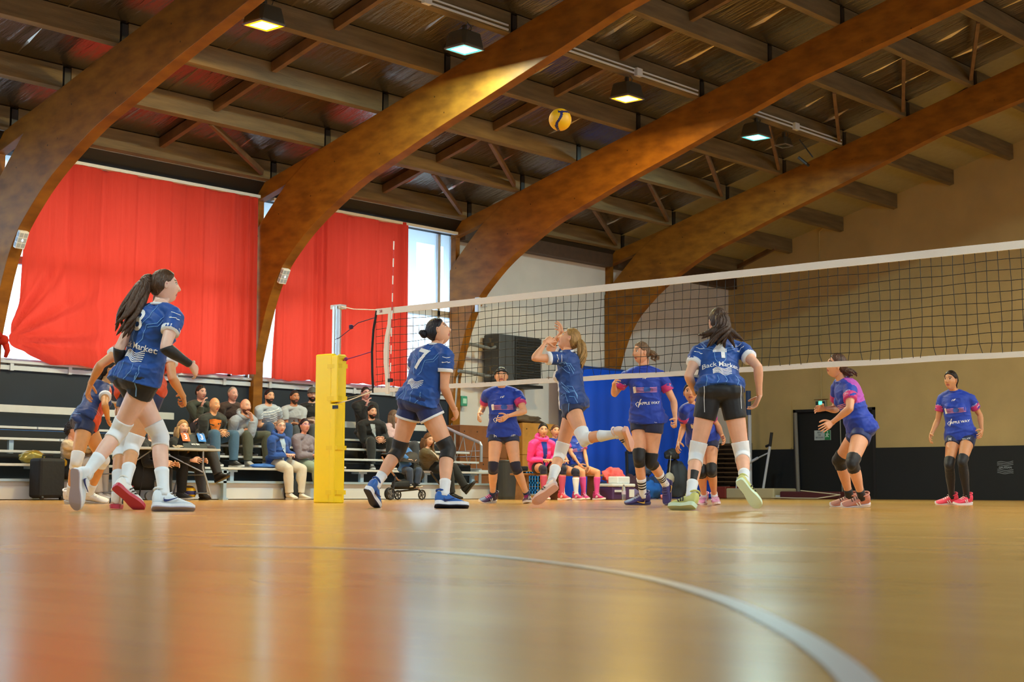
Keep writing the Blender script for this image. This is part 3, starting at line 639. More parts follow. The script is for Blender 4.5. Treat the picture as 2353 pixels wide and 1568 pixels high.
for x in (14.66, ):
    b = MB(); b.box2((x-.03, 18.6, .01), (x+.03, 18.66, .45)); b.box2((x-.75, 18.6, .40), (x+.06, 18.66, .44)); b.box2((x-.75, 18.6, .25), (x+.03, 18.66, .28)); b.box2((x-.05, 18.58, 0), (x+.05, 18.68, .03)); part(b, 'end_frame', blue_st, bl)
b = MB(); b.box2((11.5, 20.48, 1.15), (11.6, 20.52, 1.4)); part(b, 'bracket', blue_st, bl)
# stair rail at the right end
sr = empty('stair_railing', (20.95, 19.5, 0), 'metal stair railing with zigzag wires at the bleacher end', 'railing')
rail_m = mat('galvanised rail', 'a9aeb6', .35, metal=.5)
b = MB(); X = 20.98
b.tube([(X, 20.8, 1.6), (X, 19.85, 1.25), (X, 19.2, 1.03), (X, 19.17, .98), (X, 19.17, .68)], .028, 8); b.tube([(X, 20.7, 1.05), (X, 19.82, .69), (X, 19.42, .54), (X, 19.17, .53)], .024, 8); part(b, 'handrail', rail_m, sr)
b = MB(); b.tube([(X, 19.84, .69), (X, 19.84, 1.24)], .02, 6); b.tube([(X, 19.82, .0), (X, 19.82, .69)], .025, 6); b.tube([(X, 19.2, .0), (X, 19.2, .54)], .03, 6); part(b, 'post', rail_m, sr)
b = MB()
for ya, za, yb, zb in ((19.82, .7, 19.62, 1.16), (19.5, .58, 19.62, 1.16), (19.5, .58, 19.34, 1.07), (19.28, .54, 19.34, 1.07), (20.5, .96, 20.3, 1.4), (20.1, .8, 20.3, 1.4), (20.1, .8, 20.0, 1.3)): b.tube([(X, ya, za), (X, yb, zb)], .007, 5)
b.tube([(X, 19.84, .88), (X, 19.17, .88)], .005, 5); b.tube([(X, 19.84, .78), (X, 19.17, .78)], .005, 5); part(b, 'wires', rail_m, sr)
b = MB(); b.box2((20.9, 19.15, .5), (21.3, 19.45, .53)); b.box2((20.9, 18.72, .25), (21.3, 19.2, .28)); b.box2((20.92, 18.75, 0.01), (21.25, 19.15, .25)); part(b, 'step', bm_w, sr)

# ---- scorer's table with flip scoreboard
t_ = empty('folding_table', (13.2, 17.9, 0), 'grey folding table of the scorers, with bent tube legs', 'table')
b = MB(); b.box2((12.1, 17.85, .7), (13.98, 18.5, .735)); part(b, 'tabletop', mat('table grey top', 'a9a8a6', .5), t_, bevel=.006)
for x in (12.35, 13.72):
    b = MB(); s_ = .1 if x > 13 else -.1
    b.tube([(x, 17.92, .7), (x, 17.92, .45), (x+.05, 17.9, .3), (x+.14, 17.88, .02)], .014, 8); part(b, 'leg', rail_m, t_)
    b = MB(); b.tube([(x, 18.42, .7), (x, 18.42, .45), (x-.05, 18.44, .3), (x-.12, 18.46, .02)], .014, 8); part(b, 'leg', rail_m, t_)
    b = MB(); b.tube([(x+.03, 17.9, .36), (x-.03, 18.43, .36)], .01, 6); b.tube([(x, 17.92, .4), (x-s_*6, 18.1, .69)], .01, 6); b.tube([(x+.1, 17.88, .1), (x-.1, 18.45, .1)], .01, 6); part(b, 'brace', rail_m, t_)
sb = empty('scoreboard', (13.58, 17.95, .735), 'black flip scoreboard showing an orange 3 and a blue 3', 'scoreboard')
b = MB(); b.prism([(-.03, 0), (.16, 0), (.07, .2)], (13.36, 17.92, .736), (0, 1, 0), (0, 0, 1), (.42, 0, 0)); part(b, 'stand', black_m, sb, bevel=.006)
nrm = V((0, -.9, .45)).normalized(); upb = V((0, .45, .9)).normalized()
for x, c_, nm in ((13.42, 'e8641a', 'orange_flap'), (13.70, '1a78d8', 'blue_flap')):
    o_ = V((x, 17.945, .89)); b = MB(); b.prism([(-.065, -.065), (.065, -.065), (.065, .065), (-.065, .065)], o_, (1, 0, 0), upb, nrm*.006)
    fo = part(b, nm, mat(nm, c_, .5), sb)
    flat_text('numeral', '3', .115, o_+nrm*.01, (1, 0, 0), upb, mat('numeral white', 'ffffff', .5), fo, bold=.03)
    b = MB()
    for k in (-.04, .04): b.tube([o_+V((k, 0, 0))+upb*.06+V((0, .02*cos(a), .02*sin(a))) for a in [pi*2*i/8 for i in range(8)]], .003, 5, closed=True)
    part(b, 'binder_rings', alu, sb)
flat_text('brand_text', 'MOLTEN', .035, (13.57, 17.905, .79), (1, 0, 0), upb, mat('numeral white', 'ffffff', .5), sb)
b = MB(); b.tube([(13.25+.07*cos(a), 17.9+.03*sin(a), .755+.012*cos(a*2)) for a in [2*pi*i/16 for i in range(16)]], .006, 6, closed=True); b.tube([(13.3+.05*cos(a), 17.9+.03*sin(a), .76+.01*sin(a)) for a in [2*pi*i/16 for i in range(16)]], .005, 6, closed=True)
tag(b.build('cable_loop', mat('beige cord', 'cbb8a2', .6)), 'loop of beige cord lying beside the flip scoreboard', 'cord')
# ball under the table
b = MB(); c0 = (13.7, 18.2, .105)
b.lathe(V(c0), [(.105*sin(a), -.105*cos(a)) for a in [pi*i/12 for i in range(13)]], 20, 'z'); b.m = [(1 if (i//20) in (2, 5, 6, 9) else 0) for i in range(len(b.f))]
tag(b.build('volleyball', [MATS['ball yellow'], MATS['ball navy']], smooth=True), 'yellow and blue volleyball lying under the scorers table', 'ball')

# ---- luggage and bags
blk = mat('black fabric bag', '101114', .75, bump=.2, bscale=18)
s = empty('suitcase', (11.6, 18.4, 0), 'black trolley suitcase standing at the left of the bleacher', 'suitcase')
b = MB(); b.box2((11.33, 18.28, .03), (11.72, 18.56, .56)); part(b, 'case', blk, s, bevel=.04)
b = MB()
for x in (11.38, 11.67):
    b.lathe((x, 18.3, .03), [(0, -.015), (.03, -.015), (.03, .015), (0, .015)], 12, 'x')
part(b, 'wheel', black_m, s); b = MB(); b.tube([(11.45, 18.42, .56), (11.45, 18.42, .6), (11.6, 18.42, .6), (11.6, 18.42, .56)], .012, 6); part(b, 'handle', black_m, s)
def blob(c, r, seed, amp=.25, n=24, flat=True):
    """lumpy rounded cloth shape resting on the floor"""
    b = MB(); vs = []; c = V(c); nu, nv = n, n//2
    for j in range(nv+1):
        th = pi*j/nv
        for i in range(nu):
            ph = 2*pi*i/nu; d = V((sin(th)*cos(ph), sin(th)*sin(ph), cos(th))); k = 1+amp*noise.noise(d*1.9+V((seed, 0, 0)))+amp*.4*noise.noise(d*5+V((0, seed, 0)))
            p = V((d.x*r[0]*k, d.y*r[1]*k, d.z*r[2]*k))
            if flat: p.z = max(p.z, -r[2]*.7)
            vs.append(c+p)
    b.add(vs, [(j*nu+i, j*nu+(i+1) % nu, (j+1)*nu+(i+1) % nu, (j+1)*nu+i) for j in range(nv) for i in range(nu)]); return b
def soft(name, c, r, seed, m, label, cat, amp=.25, flat=True):
    return tag(blob(c, r, seed, amp, 28, flat).build(name, m, smooth=True), label, cat)
soft('handbag', (11.55, 18.85, .57), (.2, .12, .1), 3, mat('olive shiny bag', '8a7b34', .3, metal=.3), 'shiny olive bag lying on the bench at the far left', 'bag')
soft('backpack', (11.95, 18.55, .42), (.13, .1, .2), 4, blk, 'black rucksack behind the seated person in the striped jumper', 'bag')
soft('pouch', (11.82, 18.5, .5), (.05, .04, .06), 5, mat('yellow pouch', 'c9a21d', .6), 'small yellow pouch by the black suitcase', 'bag')
soft('backpack', (16.0, 18.6, .14), (.17, .12, .2), 6, blk, 'black rucksack on the floor behind the white trousers', 'bag')
soft('cushion', (15.55, 18.8, .52), (.22, .13, .04), 7, mat('blue cushion', '3b6fc0', .7), 'flat blue cushion on the bench beside the blue coat', 'cushion')
# ---- gym boxes
def vault(x0, x1, y0, y1, z1, m, label, secs):
    o = empty('vaulting_box', ((x0+x1)/2, y0, 0), label, 'box'); hole = mat('hole dark', '1d120a', .8)
    for k, (za, zb) in enumerate(secs):
        b = MB(); b.box2((x0, y0, za+.004), (x1, y1, zb)); sct = part(b, 'section', m, o, bevel=.01)
        b = MB(); zc = (za+zb)/2
        n = int((x1-x0)/.18)
        for i in range(n):
            if zb-za > .25 and (i+k) % 2 == 1: continue
            x = x0+.12+i*.18; b.lathe((x, y0-.001, zb-.12), [(0, -.002), (.014, -.002), (.014, .004), (0, .004)], 10, 'y')
            if (i+k) % 3 == 0: b.lathe((x, y0-.001, za+.1), [(0, -.002), (.014, -.002), (.014, .004), (0, .004)], 10, 'y')
        if k == 0: b.box2(((x0+x1)/2+.1, y0-.004, zc+.02), ((x0+x1)/2+.3, y0+.002, zc+.06))
        part(b, 'holes', hole, sct)
vault(21.4, 22.75, 20.1, 20.55, 1.4, mat('brown plywood', '7d4c2b', .5, var=.2, vscale=4), 'brown plywood vaulting box by the bleacher stairs', ((0, .45), (.45, .78), (.78, 1.4)))
vault(23.1, 24.1, 20.0, 20.5, 1.5, mat('honey plywood', 'b07a35', .5, var=.2, vscale=4), 'honey coloured vaulting box behind the woman in the pink hoodie', ((0, .5), (.5, .86), (.86, 1.5)))
b = blob((23.4, 20.2, 1.56), (.5, .2, .09), 12, .5); tag(b.build('net_heap', mat('brown netting', '5b4632', .8, bump=.5, bscale=80), smooth=True), 'heap of brown netting on the honey coloured box', 'net')
# bin and crate trolley
tag(MB().lathe((20.78, 18.35, 0), [(.16, 0), (.17, .05), (.19, .66), (.2, .68), (.19, .7), (.0, .7)], 24).build('waste_bin', mat('dark grey bin', '3a3d40', .45), smooth=False), 'tall dark grey bin beside the bleacher steps', 'bin')
tr = empty('crate_trolley', (21.15, 18.4, 0), 'low wheeled trolley carrying the crates', 'trolley')
b = MB(); b.box2((20.75, 18.2, .07), (21.6, 18.65, .1)); part(b, 'platform', rail_m, tr, bevel=.005)
b = MB()
for x in (20.85, 21.1, 21.5): b.lathe((x, 18.25, .036), [(0, -.012), (.035, -.012), (.035, .012), (0, .012)], 12, 'x')
part(b, 'wheel', black_m, tr); b = MB(); b.tube([(20.78, 18.6, .1), (20.78, 18.6, .62), (21.0, 18.6, .68), (21.3, 18.6, .66)], .012, 6); part(b, 'handle', black_m, tr)
def crate(x0, z0, w_, h_, m, label, grp):
    b = MB(); y0, y1 = 18.25, 18.6
    b.box2((x0, y0+.02, z0), (x0+w_, y1, z0+.02)); 
    for za, zb in ((0, .05), (h_-.05, h_)): b.box2((x0, y0, z0+za), (x0+w_, y0+.015, z0+zb)); b.box2((x0, y0, z0+za), (x0+.015, y1, z0+zb)); b.box2((x0+w_-.015, y0, z0+za), (x0+w_, y1, z0+zb)); b.box2((x0, y1-.015, z0+za), (x0+w_, y1, z0+zb))
    for i in range(6): xx = x0+(w_-.03)*i/5; b.box2((xx, y0, z0), (xx+.03, y0+.012, z0+h_)); b.box2((xx, y1-.012, z0), (xx+.03, y1, z0+h_))
    b.box2((x0+.02, y0+.05, z0+.02), (x0+w_-.02, y1-.03, z0+h_-.02))
    tag(b.build('crate', m), label, 'crate', grp)
wc = mat('white crate plastic', 'd6d8da', .5); bc_ = mat('blue crate plastic', '1d6fb8', .45)
for k, nm in enumerate(('lowest', 'middle', 'topmost')):
    crate(20.8, .101+k*.135, .32, .13, wc, 'white plastic bottle crate, %s of its stack' % nm, 'white bottle crates'); crate(21.14, .101+k*.135, .42, .13, bc_, 'blue plastic bottle crate, %s of its stack' % nm, 'blue bottle crates')
b = MB(); b.box2((20.83, 18.3, .515), (21.3, 18.55, .6)); tag(b.build('storage_box', mat('dark lid', '22262c', .4), bevel=.02), 'dark lidded box on top of the crates', 'box')
# team bench, coats, cooler, bottles
before_ = set(o.name for o in bpy.data.objects)
wd = mat('bench wood', '8d6239', .5, var=.2)
bn = empty('team_bench', (22.6, 18.5, 0), 'low wooden team bench of the substitutes', 'bench')
b = MB(); b.box2((21.5, 18.45, .42), (23.75, 18.78, .455)); part(b, 'seat', wd, bn, bevel=.006)
for x in (21.65, 22.55, 23.6):
    b = MB(); b.prism([(-.06, 0), (.02, 0), (.0, .42), (-.02, .42)], (x, 18.48, .0), (1, 0, 0), (0, 0, 1), (0, .26, 0)); part(b, 'leg', wd, bn)
soft('hoodie', (23.95, 18.45, .44), (.25, .14, .14), 21, mat('coral fleece', 'e8605f', .85, bump=.3), 'coral hoodie dropped over the bench end', 'clothing', .5)
soft('hoodie', (23.9, 18.38, .28), (.12, .09, .14), 22, MATS['coral fleece'], 'hanging sleeve end of a coral garment under the bench end', 'clothing', .5, False)
cl = empty('cool_box', (23.9, 18.25, 0), 'purple cool box with a white lid beside the bench', 'box'); purple = mat('purple plastic', '4a2c5c', .45)
b = MB(); b.box2((23.5, 18.1, 0), (24.15, 18.4, .23)); part(b, 'body', purple, cl, bevel=.02); b = MB(); b.box2((23.49, 18.09, .235), (24.16, 18.41, .29)); part(b, 'lid', white_metal, cl, bevel=.015)
b = MB(); b.box2((23.55, 18.088, .14), (23.85, 18.1, .18)); b.box2((23.98, 18.088, .05), (24.12, 18.1, .19)); part(b, 'label', white_metal, cl)
tag(MB().box2((23.72, 18.15, .292), (24.08, 18.38, .42)).build('tissue_box', white_metal, bevel=.02), 'white carton standing on the purple cool box', 'box')
clear = mat('clear bottle plastic', 'dfe8f2', .08, trans=.85, spec=.6)
def bottle(x, y, z, label):
    o = empty('water_bottle', (x, y, z), label, 'bottle', 'clear water bottles'); b = MB()
    b.lathe((x, y, z), [(.03, 0), (.036, .02), (.035, .08), (.037, .1), (.035, .18), (.03, .22), (.014, .26), (.013, .275)], 14); part(b, 'bottle_body', clear, o, smooth=True)
    b = MB(); b.lathe((x, y, z), [(.015, .272), (.015, .295), (0, .295)], 10); part(b, 'bottle_cap', white_metal, o); b = MB(); b.lathe((x, y, z), [(.038, .1), (.038, .16)], 14); part(b, 'wrapper', mat('bottle wrapper', 'b9b2d0', .5), o)
bottle(23.62, 17.95, 0, 'tall clear water bottle on the floor by the cool box'); bottle(23.35, 18.62, .456, 'clear water bottle standing on the team bench')
for o in list(bpy.data.objects):
    if o.name not in before_ and o.parent is None: o.location += V((-1.6, -1.26, 0))
stuff = [((24.6, 18.5, .1), (.22, .15, .13), 'violet grey cloth', '75688f', 'bag', 'violet and grey kit bag beside the cool box'), ((24.95, 18.7, .2), (.2, .16, .28), 'maroon cloth', '3a1a28', 'bag', 'dark maroon bag behind the violet kit bag'),
         ((25.5, 18.7, .16), (.3, .16, .2), 'royal cloth', '0f55a8', 'bag', 'bright blue sports bag by the striped socks'), ((25.9, 18.9, .2), (.25, .15, .26), 'navy cloth', '152a52', 'bag', 'navy sports bag right of the bright blue one'),
         ((25.1, 18.0, .04), (.13, .08, .06), 'pink cloth', 'e08089', 'towel', 'crumpled pink towel on the floor'), ((26.8, 18.9, .35), (.28, .2, .45), 'charcoal cloth', '2c3038', 'bag', 'tall charcoal bag heap behind the player in the number four shirt'),
         ((24.3, 18.95, .14), (.3, .18, .2), 'dark blue cloth', '12204a', 'coat', 'dark blue coat behind the coral hoodie')]
for i, (c, r, mn, col, cat, lab) in enumerate(stuff): soft({'bag': 'sports_bag', 'towel': 'towel', 'coat': 'coat'}[cat], c, r, 30+i, mat(mn, col, .8, bump=.3, bscale=20), lab, cat, .4)
ch = empty('camping_chair', (25.9, 19.3, 0), 'dark blue camping chair piled with bags', 'chair')
b = MB(); b.prism([(-.33, .42), (.33, .42), (.36, .98), (-.36, .98)], (26.1, 19.45, 0), (1, 0, 0), (0, 0, 1), (0, .03, 0)); part(b, 'backrest', mat('chair navy mesh', '16305e', .7), ch)
b = MB(); b.tube([(25.74, 19.4, .3), (25.74, 19.42, 1.0), (26.46, 19.42, 1.0), (26.46, 19.4, .3)], .02, 6); b.tube([(25.8, 19.1, 0), (26.4, 19.5, .42)], .015, 6); b.tube([(26.4, 19.1, 0), (25.8, 19.5, .42)], .015, 6); part(b, 'frame', black_m, ch)
b = MB(); b.box2((25.78, 19.1, .4), (26.42, 19.5, .43)); part(b, 'seat', mat('chair navy mesh', '16305e', .7), ch)
soft('handbag', (26.1, 19.25, .58), (.24, .12, .14), 41, mat('grey print cloth', '3d4a63', .7, var=.8, vscale=30), 'patterned grey bag on the camping chair', 'bag')
soft('handbag', (26.55, 18.85, .92), (.2, .14, .13), 42, mat('black print cloth', '24262b', .6, var=.9, vscale=25), 'black patterned bag hanging high behind the bench area', 'bag')
soft('shopping_bag', (26.3, 18.75, .42), (.13, .08, .13), 43, mat('beige canvas', 'b3aa98', .8), 'beige canvas bag hanging from a cord', 'bag', .15)
tag(MB().tube([(26.3, 18.75, .5), (26.36, 18.75, .9)], .008, 6).build('cord', MATS['beige canvas']), 'pale cord holding the beige canvas bag', 'cord')
# ---- big blue protective curtain along the side wall
bb = bpy.data.materials.new('x'); bpy.data.materials.remove(bb)
blue_tarp = mat('royal blue tarpaulin', '0a4cd0', .5, bump=.1, bscale=3)
b = MB(); vs = []; n = 90
for i in range(n+1):
    x = 25.0+(30.7-25.0)*i/n; f = .03*sin(x*5)+.015*sin(x*13)
    for z in (.02, 1.0, 2.0, 2.78): vs.append((x, 20.55+f*(1.2-z*.2), z))
for i in range(n+1):
    x = 25.0+(30.7-25.0)*i/n; f = .03*sin(x*5)+.015*sin(x*13)
    for z in (.02, 1.0, 2.0, 2.78): vs.append((x, 20.57+f*(1.2-z*.2), z))
K = 4*(n+1); fs = [(4*i+k, 4*i+4+k, 4*i+5+k, 4*i+1+k) for i in range(n) for k in range(3)]; fs += [tuple(q+K for q in f[::-1]) for f in fs]
fs += [(4*i+3, 4*i+7, K+4*i+7, K+4*i+3) for i in range(n)]
b.add(vs, fs); dv = empty('divider_curtain', (27.8, 20.55, 0), 'large royal blue hanging sheet along the white wall', 'curtain'); part(b, 'sheet', blue_tarp, dv, smooth=True, fix=False)
b = MB(); b.tube([(24.95, 20.6, 2.8), (30.75, 20.6, 2.8)], .03, 8); part(b, 'rod', mat('blue steel rod', '1c3f86', .4), dv)
# ---- end wall: shutter, fitness frame, mats, door
sh = empty('wall_bars', (31.4, 20.5, 0), 'dark wooden ladder of wall bars by the corner', 'wall bars')
b = MB(); b.box2((31.2, 20.1, .3), (31.5, 20.16, 1.32)); b.box2((31.2, 20.84, .3), (31.5, 20.9, 1.32)); b.box2((31.55, 20.1, .3), (31.6, 20.9, 1.32)); part(b, 'upright', mat('dark wood', '2a1a10', .6), sh)
b = MB()
for k in range(9): b.box2((31.15, 20.12, .38+k*.11), (31.2, 20.88, .41+k*.11))
part(b, 'bar', mat('worn wood', '5d4630', .6), sh)
for (y0, y1, z1, c, lab) in ((20.2, 20.75, .28, '7a2a1a', 'dark red foam block by the wall bars'), (18.9, 20.2, .24, 'b8aa84', 'beige folded mat lying along the end wall'), (17.2, 18.75, .17, '4a1416', 'maroon mat lying in front of the black door')):
    tag(MB().box2((30.6, y0, 0), (31.6, y1, z1)).build('gym_mat', mat('mat '+c, c, .6), bevel=.03), lab, 'mat', 'mats on the floor')
tag(MB().tube([(30.5, 18.9, .03), (30.4, 18.2, .02), (30.3, 17.6, .02), (30.6, 17.2, .1), (30.6, 18.2, .19)], .012, 6).build('cable', mat('cream cable', 'c9bfa6', .6)), 'cream cable trailing over the maroon mat', 'cable')
fr = empty('training_frame', (30.8, 19.3, 0), 'white steel training frame with a padded grip', 'frame'); wm = mat('frame white steel', 'b6bac4', .4)
b = MB(); b.tube([(30.7, 19.05, 1.2), (30.7, 19.28, .05)], .03, 8); b.tube([(30.7, 19.1, 1.05), (30.7, 19.42, .92)], .018, 8); b.tube([(30.7, 19.38, .94), (30.7, 19.72, .78)], .032, 8); b.tube([(30.7, 18.78, .05), (30.7, 20.1, .05)], .035, 8); b.tube([(30.7, 20.0, .05), (30.7, 19.95, .5)], .015, 8)
part(b, 'tubes', wm, fr); b = MB(); b.tube([(30.7, 19.0, 1.52), (30.7, 19.05, 1.2)], .035, 10); b.tube([(30.7, 19.04, 1.24), (30.7, 19.16, 1.2)], .03, 8); part(b, 'grip', black_m, fr)
pl = empty('roller_post', (30.9, 19.75, 0), 'pale post with a blue padded top, behind the number four player', 'post')
b = MB(); b.tube([(30.9, 19.72, .05), (30.9, 19.72, 1.95)], .045, 10); part(b, 'pole', wm, pl); b = MB(); b.tube([(30.9, 19.75, 1.95), (30.9, 19.75, 2.52)], .06, 12); part(b, 'padded_top', mat('slate blue pad', '27406a', .6), pl)
# door
dk = mat('black door leaf', '050505', .7)
dr = MB(); dr.box2((31.93, DY0, 0), (32.0, DY1, .02)); 
o = struct(MB().box2((32.06, DY0, 0), (32.12, DY1, 2.1)).build('door_1', dk))
b = MB(); b.box2((31.98, DY1-.07, 0), (32.1, DY1, 2.1)); b.box2((31.98, DY0, 0), (32.1, DY0+.07, 2.1)); b.box2((31.98, DY0, 2.04), (32.1, DY1, 2.1)); b.build('door_frame', mat('door frame black', '151311', .5), o)
b = MB(); b.tube([(31.85, 19.0, .0), (31.85, 19.06, 2.02)], .05, 10); tag(b.build('grey_pole', mat('dull grey pole', '6f6a62', .5, metal=.3)), 'grey metal pole leaning in front of the black door', 'pole')
b = MB(); b.tube([(32.04, 17.95, .1), (32.04, 17.98, 2.0)], .014, 6); b.build('door_edge', mat('edge strip', '8a8478', .4, metal=.5), o)
b = MB(); b.box2((31.96, 19.23, 1.2), (31.985, 19.27, 2.3)); tag(b.build('cable_duct', tan_wall), 'narrow ochre cable duct left of the black door', 'duct')
sg = empty('door_sign', (32.04, 18.44, 1.5), 'pale exit sign with a green running figure on the black door', 'sign')
b = MB(); b.box2((32.03, 18.23, 1.37), (32.045, 18.66, 1.6)); part(b, 'plate', mat('sign grey', 'aab4b8', .5), sg); gp = mat('sign green', '1f7a46', .5)
b = MB(); b.box2((32.022, 18.235, 1.375), (32.03, 18.38, 1.595)); part(b, 'green_panel', gp, sg)
for k, s_ in enumerate(('ISSUE', 'DE', 'SECOURS')): flat_text('sign_text', s_, .05, (32.028, 18.52, 1.55-k*.06), (0, -1, 0), (0, 0, 1), mat('sign dark text', '3c4a58', .6), sg)
b = MB(); c_ = V((32.02, 18.31, 1.49)); wf = mat('sign white', 'e6efe9', .5)
for a, c2, r_ in (((0, .0, .04), (.0, .01, -.01), .014), ((0, .01, -.01), (0, -.03, -.05), .009), ((0, .01, -.01), (0, .045, -.05), .009), ((0, 0, .035), (0, -.045, .01), .007), ((0, 0, .035), (0, .04, .015), .007)): b.bar(c_+V(a), c_+V(c2), r_*2, .004, up=(1, 0, 0))
b.lathe(c_+V((0, -.005, .07)), [(0, -.002), (.015, -.002), (.015, .002), (0, .002)], 10, 'x'); part(b, 'running_figure', wf, sg)
ex = empty('exit_light', (31.9, 18.4, 2.2), 'small emergency light with a green lamp over the black door', 'light')
b = MB(); b.box2((31.9, 18.28, 2.15), (31.99, 18.54, 2.3)); part(b, 'case', mat('grey clear case', '8b8a74', .4), ex, bevel=.01); b = MB(); b.box2((31.885, 18.37, 2.2), (31.9, 18.45, 2.27)); part(b, 'green_lamp', mat('green led', '3fe0a0', .4, emit='40e8a8', estr=3), ex)
b = MB(); b.box2((31.885, 18.29, 2.16), (31.899, 18.36, 2.27)); b.box2((31.885, 18.46, 2.16), (31.899, 18.53, 2.27)); part(b, 'glass', mat('dark lens', '2a3a34', .3), ex)
b = MB(); b.tube([(31.97, 18.42, 2.3), (31.97, 18.42, 6.3), (31.97, 18.2, 6.45)], .012, 6); b.box2((31.95, 18.25, 2.33), (31.99, 18.62, 2.35)); tag(b.build('conduit', mat('painted conduit', 'b09a68', .6)), 'thin painted conduit running up the ochre wall over the door', 'conduit')
# emblem on the wainscot
em = empty('wall_emblem', (31.98, 14.0, .7), 'pale wavy line emblem lettered on the dark wainscot', 'sign'); ep = mat('emblem grey', '8d949b', .6)
b = MB()
for k, z in enumerate((.815, .78, .745, .655, .62, .585)):
    vs = []; n = 16
    for i in range(n+1):
        y = 14.17-.36*i/n; dz = .012*sin(i*.45+k*.3)+.0008*i*(-1 if k > 2 else 1); vs += [(31.983, y, z+dz+.005), (31.983, y, z+dz-.005)]
    b.add(vs, [(2*i, 2*i+1, 2*i+3, 2*i+2) for i in range(n)])
part(b, 'waves', ep, em, fix=False); flat_text('emblem_text', 'GRUISSAN', .062, (31.985, 13.99, .70), (0, -1, 0), (0, 0, 1), ep, em)
# ---- pushchair
pc = empty('pushchair', (17.8, 17.6, 0), 'black folding pushchair parked in front of the bleacher', 'pushchair')
gold = mat('rose gold tube', 'b59080', .3, metal=.7)
def wheel(x, y, r, t=.025):
    b = MB(); b.tube([(x+r*.86*cos(2*pi*k/24), y, r+r*.86*sin(2*pi*k/24)) for k in range(24)], r*.14, 8, closed=True); w_ = part(b, 'wheel', black_m, pc, smooth=True)
    b = MB(); b.lathe((x, y, r), [(0, -t*.8), (r*.25, -t*.8), (r*.25, t*.8), (0, t*.8)], 12, 'y')
    for k in range(5): a = 2*pi*k/5; b.bar((x, y, r), (x+r*.8*cos(a), y, r+r*.8*sin(a)), .012, .02)
    part(b, 'spokes', mat('wheel grey', '6a6a6c', .4, metal=.4), w_)
wheel(17.1, 17.55, .1); wheel(17.45, 17.95, .1); wheel(17.75, 17.5, .085); wheel(17.6, 17.9, .08); wheel(18.3, 17.55, .085)
b = MB(); b.tube([(16.95, 17.6, .68), (17.05, 17.6, .55), (17.3, 17.6, .32), (17.62, 17.58, .2), (17.75, 17.55, .17)], .014, 8); part(b, 'handle_bar', gold, pc)
part(MB().tube([(16.88, 17.55, .72), (17.25, 17.6, .72)], .016, 8), 'push_bar', black_m, pc)
b = MB(); b.tube([(18.0, 17.55, .45), (18.15, 17.55, .3), (18.28, 17.55, .2), (18.3, 17.55, .1)], .014, 8); b.tube([(17.15, 17.55, .1), (17.2, 17.55, .4)], .012, 8); b.tube([(17.1, 17.6, .12), (17.7, 17.55, .17)], .014, 8); b.tube([(17.75, 17.6, .2), (17.75, 17.5, .1)], .016, 8); part(b, 'frame', mat('black tube', '1b1b1e', .35), pc)
part(blob((17.5, 17.65, .24), (.28, .13, .10), 51, .2), 'basket', blk, pc, smooth=True)
part(blob((17.72, 17.65, .42), (.18, .14, .15), 52, .15), 'seat', blk, pc, smooth=True)
b = MB(); vs = []
for k in range(9):      # ribbed canopy: a quarter shell that hinges behind the child's head
    a = pi*(.05+.55*k/8)
    for m in range(11):
        e = pi*m/10; vs.append((17.66+.2*sin(e)*-cos(a)*1.1, 17.66-.15*cos(e), .58+.2*sin(e)*sin(a)-.006*(k % 2)))
b.add(vs, [(11*k+m, 11*k+m+1, 11*k+12+m, 11*k+11+m) for k in range(8) for m in range(10)]); part(b, 'hood', mat('dark brown hood', '2c2420', .7), pc, smooth=True)
# blue pole at the bleacher
tag(MB().tube([(17.2, 20.0, .7), (17.2, 20.0, 1.85)], .012, 6).build('marker_pole', mat('light blue pole', '4aa3e0', .4)), 'thin light blue pole standing in the bleacher', 'pole')
# dark wheeled gear under the scorers table
o = empty('equipment_cart', (13.0, 18.3, 0), 'black equipment cart under the scorers table', 'cart')
part(blob((12.95, 18.3, .35), (.2, .15, .3), 61, .2), 'bag', blk, o, smooth=True); b = MB(); b.lathe((12.95, 18.12, .06), [(.02, -.02), (.06, -.02), (.06, .02), (.02, .02)], 16, 'y'); b.lathe((13.2, 18.15, .05), [(.02, -.02), (.05, -.02), (.05, .02), (.02, .02)], 16, 'y'); part(b, 'wheel', mat('wheel grey', '6a6a6c', .4), o); b = MB(); b.tube([(12.85, 18.2, .05), (12.9, 18.15, .6), (13.1, 18.15, .6)], .012, 6); part(b, 'frame', black_m, o)
# ================================================================ PEOPLE
def crom(P, n):
    """smooth a list of equal-length number tuples"""
    out = []; N = len(P)
    for i in range(N-1):
        a, b_, c, d = P[max(0, i-1)], P[i], P[i+1], P[min(N-1, i+2)]
        for k in range(n):
            t = k/n; out.append([.5*(2*q+(-p+r)*t+(2*p-5*q+4*r-s)*t*t+(-p+3*q-3*r+s)*t**3) for p, q, r, s in zip(a, b_, c, d)])
    out.append(list(P[-1])); return out
def loft(b, rings, n=16, mi=0, power=2.0):
    """rings: (centre, x axis, y axis, rx, ry) ; closed with caps"""
    vs = []
    for c, ax, ay, rx, ry in rings:
        for k in range(n):
            a = 2*pi*k/n; ca, sa = cos(a), sin(a); e = 2/power
            vs.append(c+ax*(rx*math.copysign(abs(ca)**e, ca))+ay*(ry*math.copysign(abs(sa)**e, sa)))
    N = len(rings); fs = [(i*n+k, i*n+(k+1) % n, (i+1)*n+(k+1) % n, (i+1)*n+k) for i in range(N-1) for k in range(n)]
    fs += [tuple(range(n))[::-1], tuple((N-1)*n+k for k in range(n))]
    b.add(vs, fs, mi)
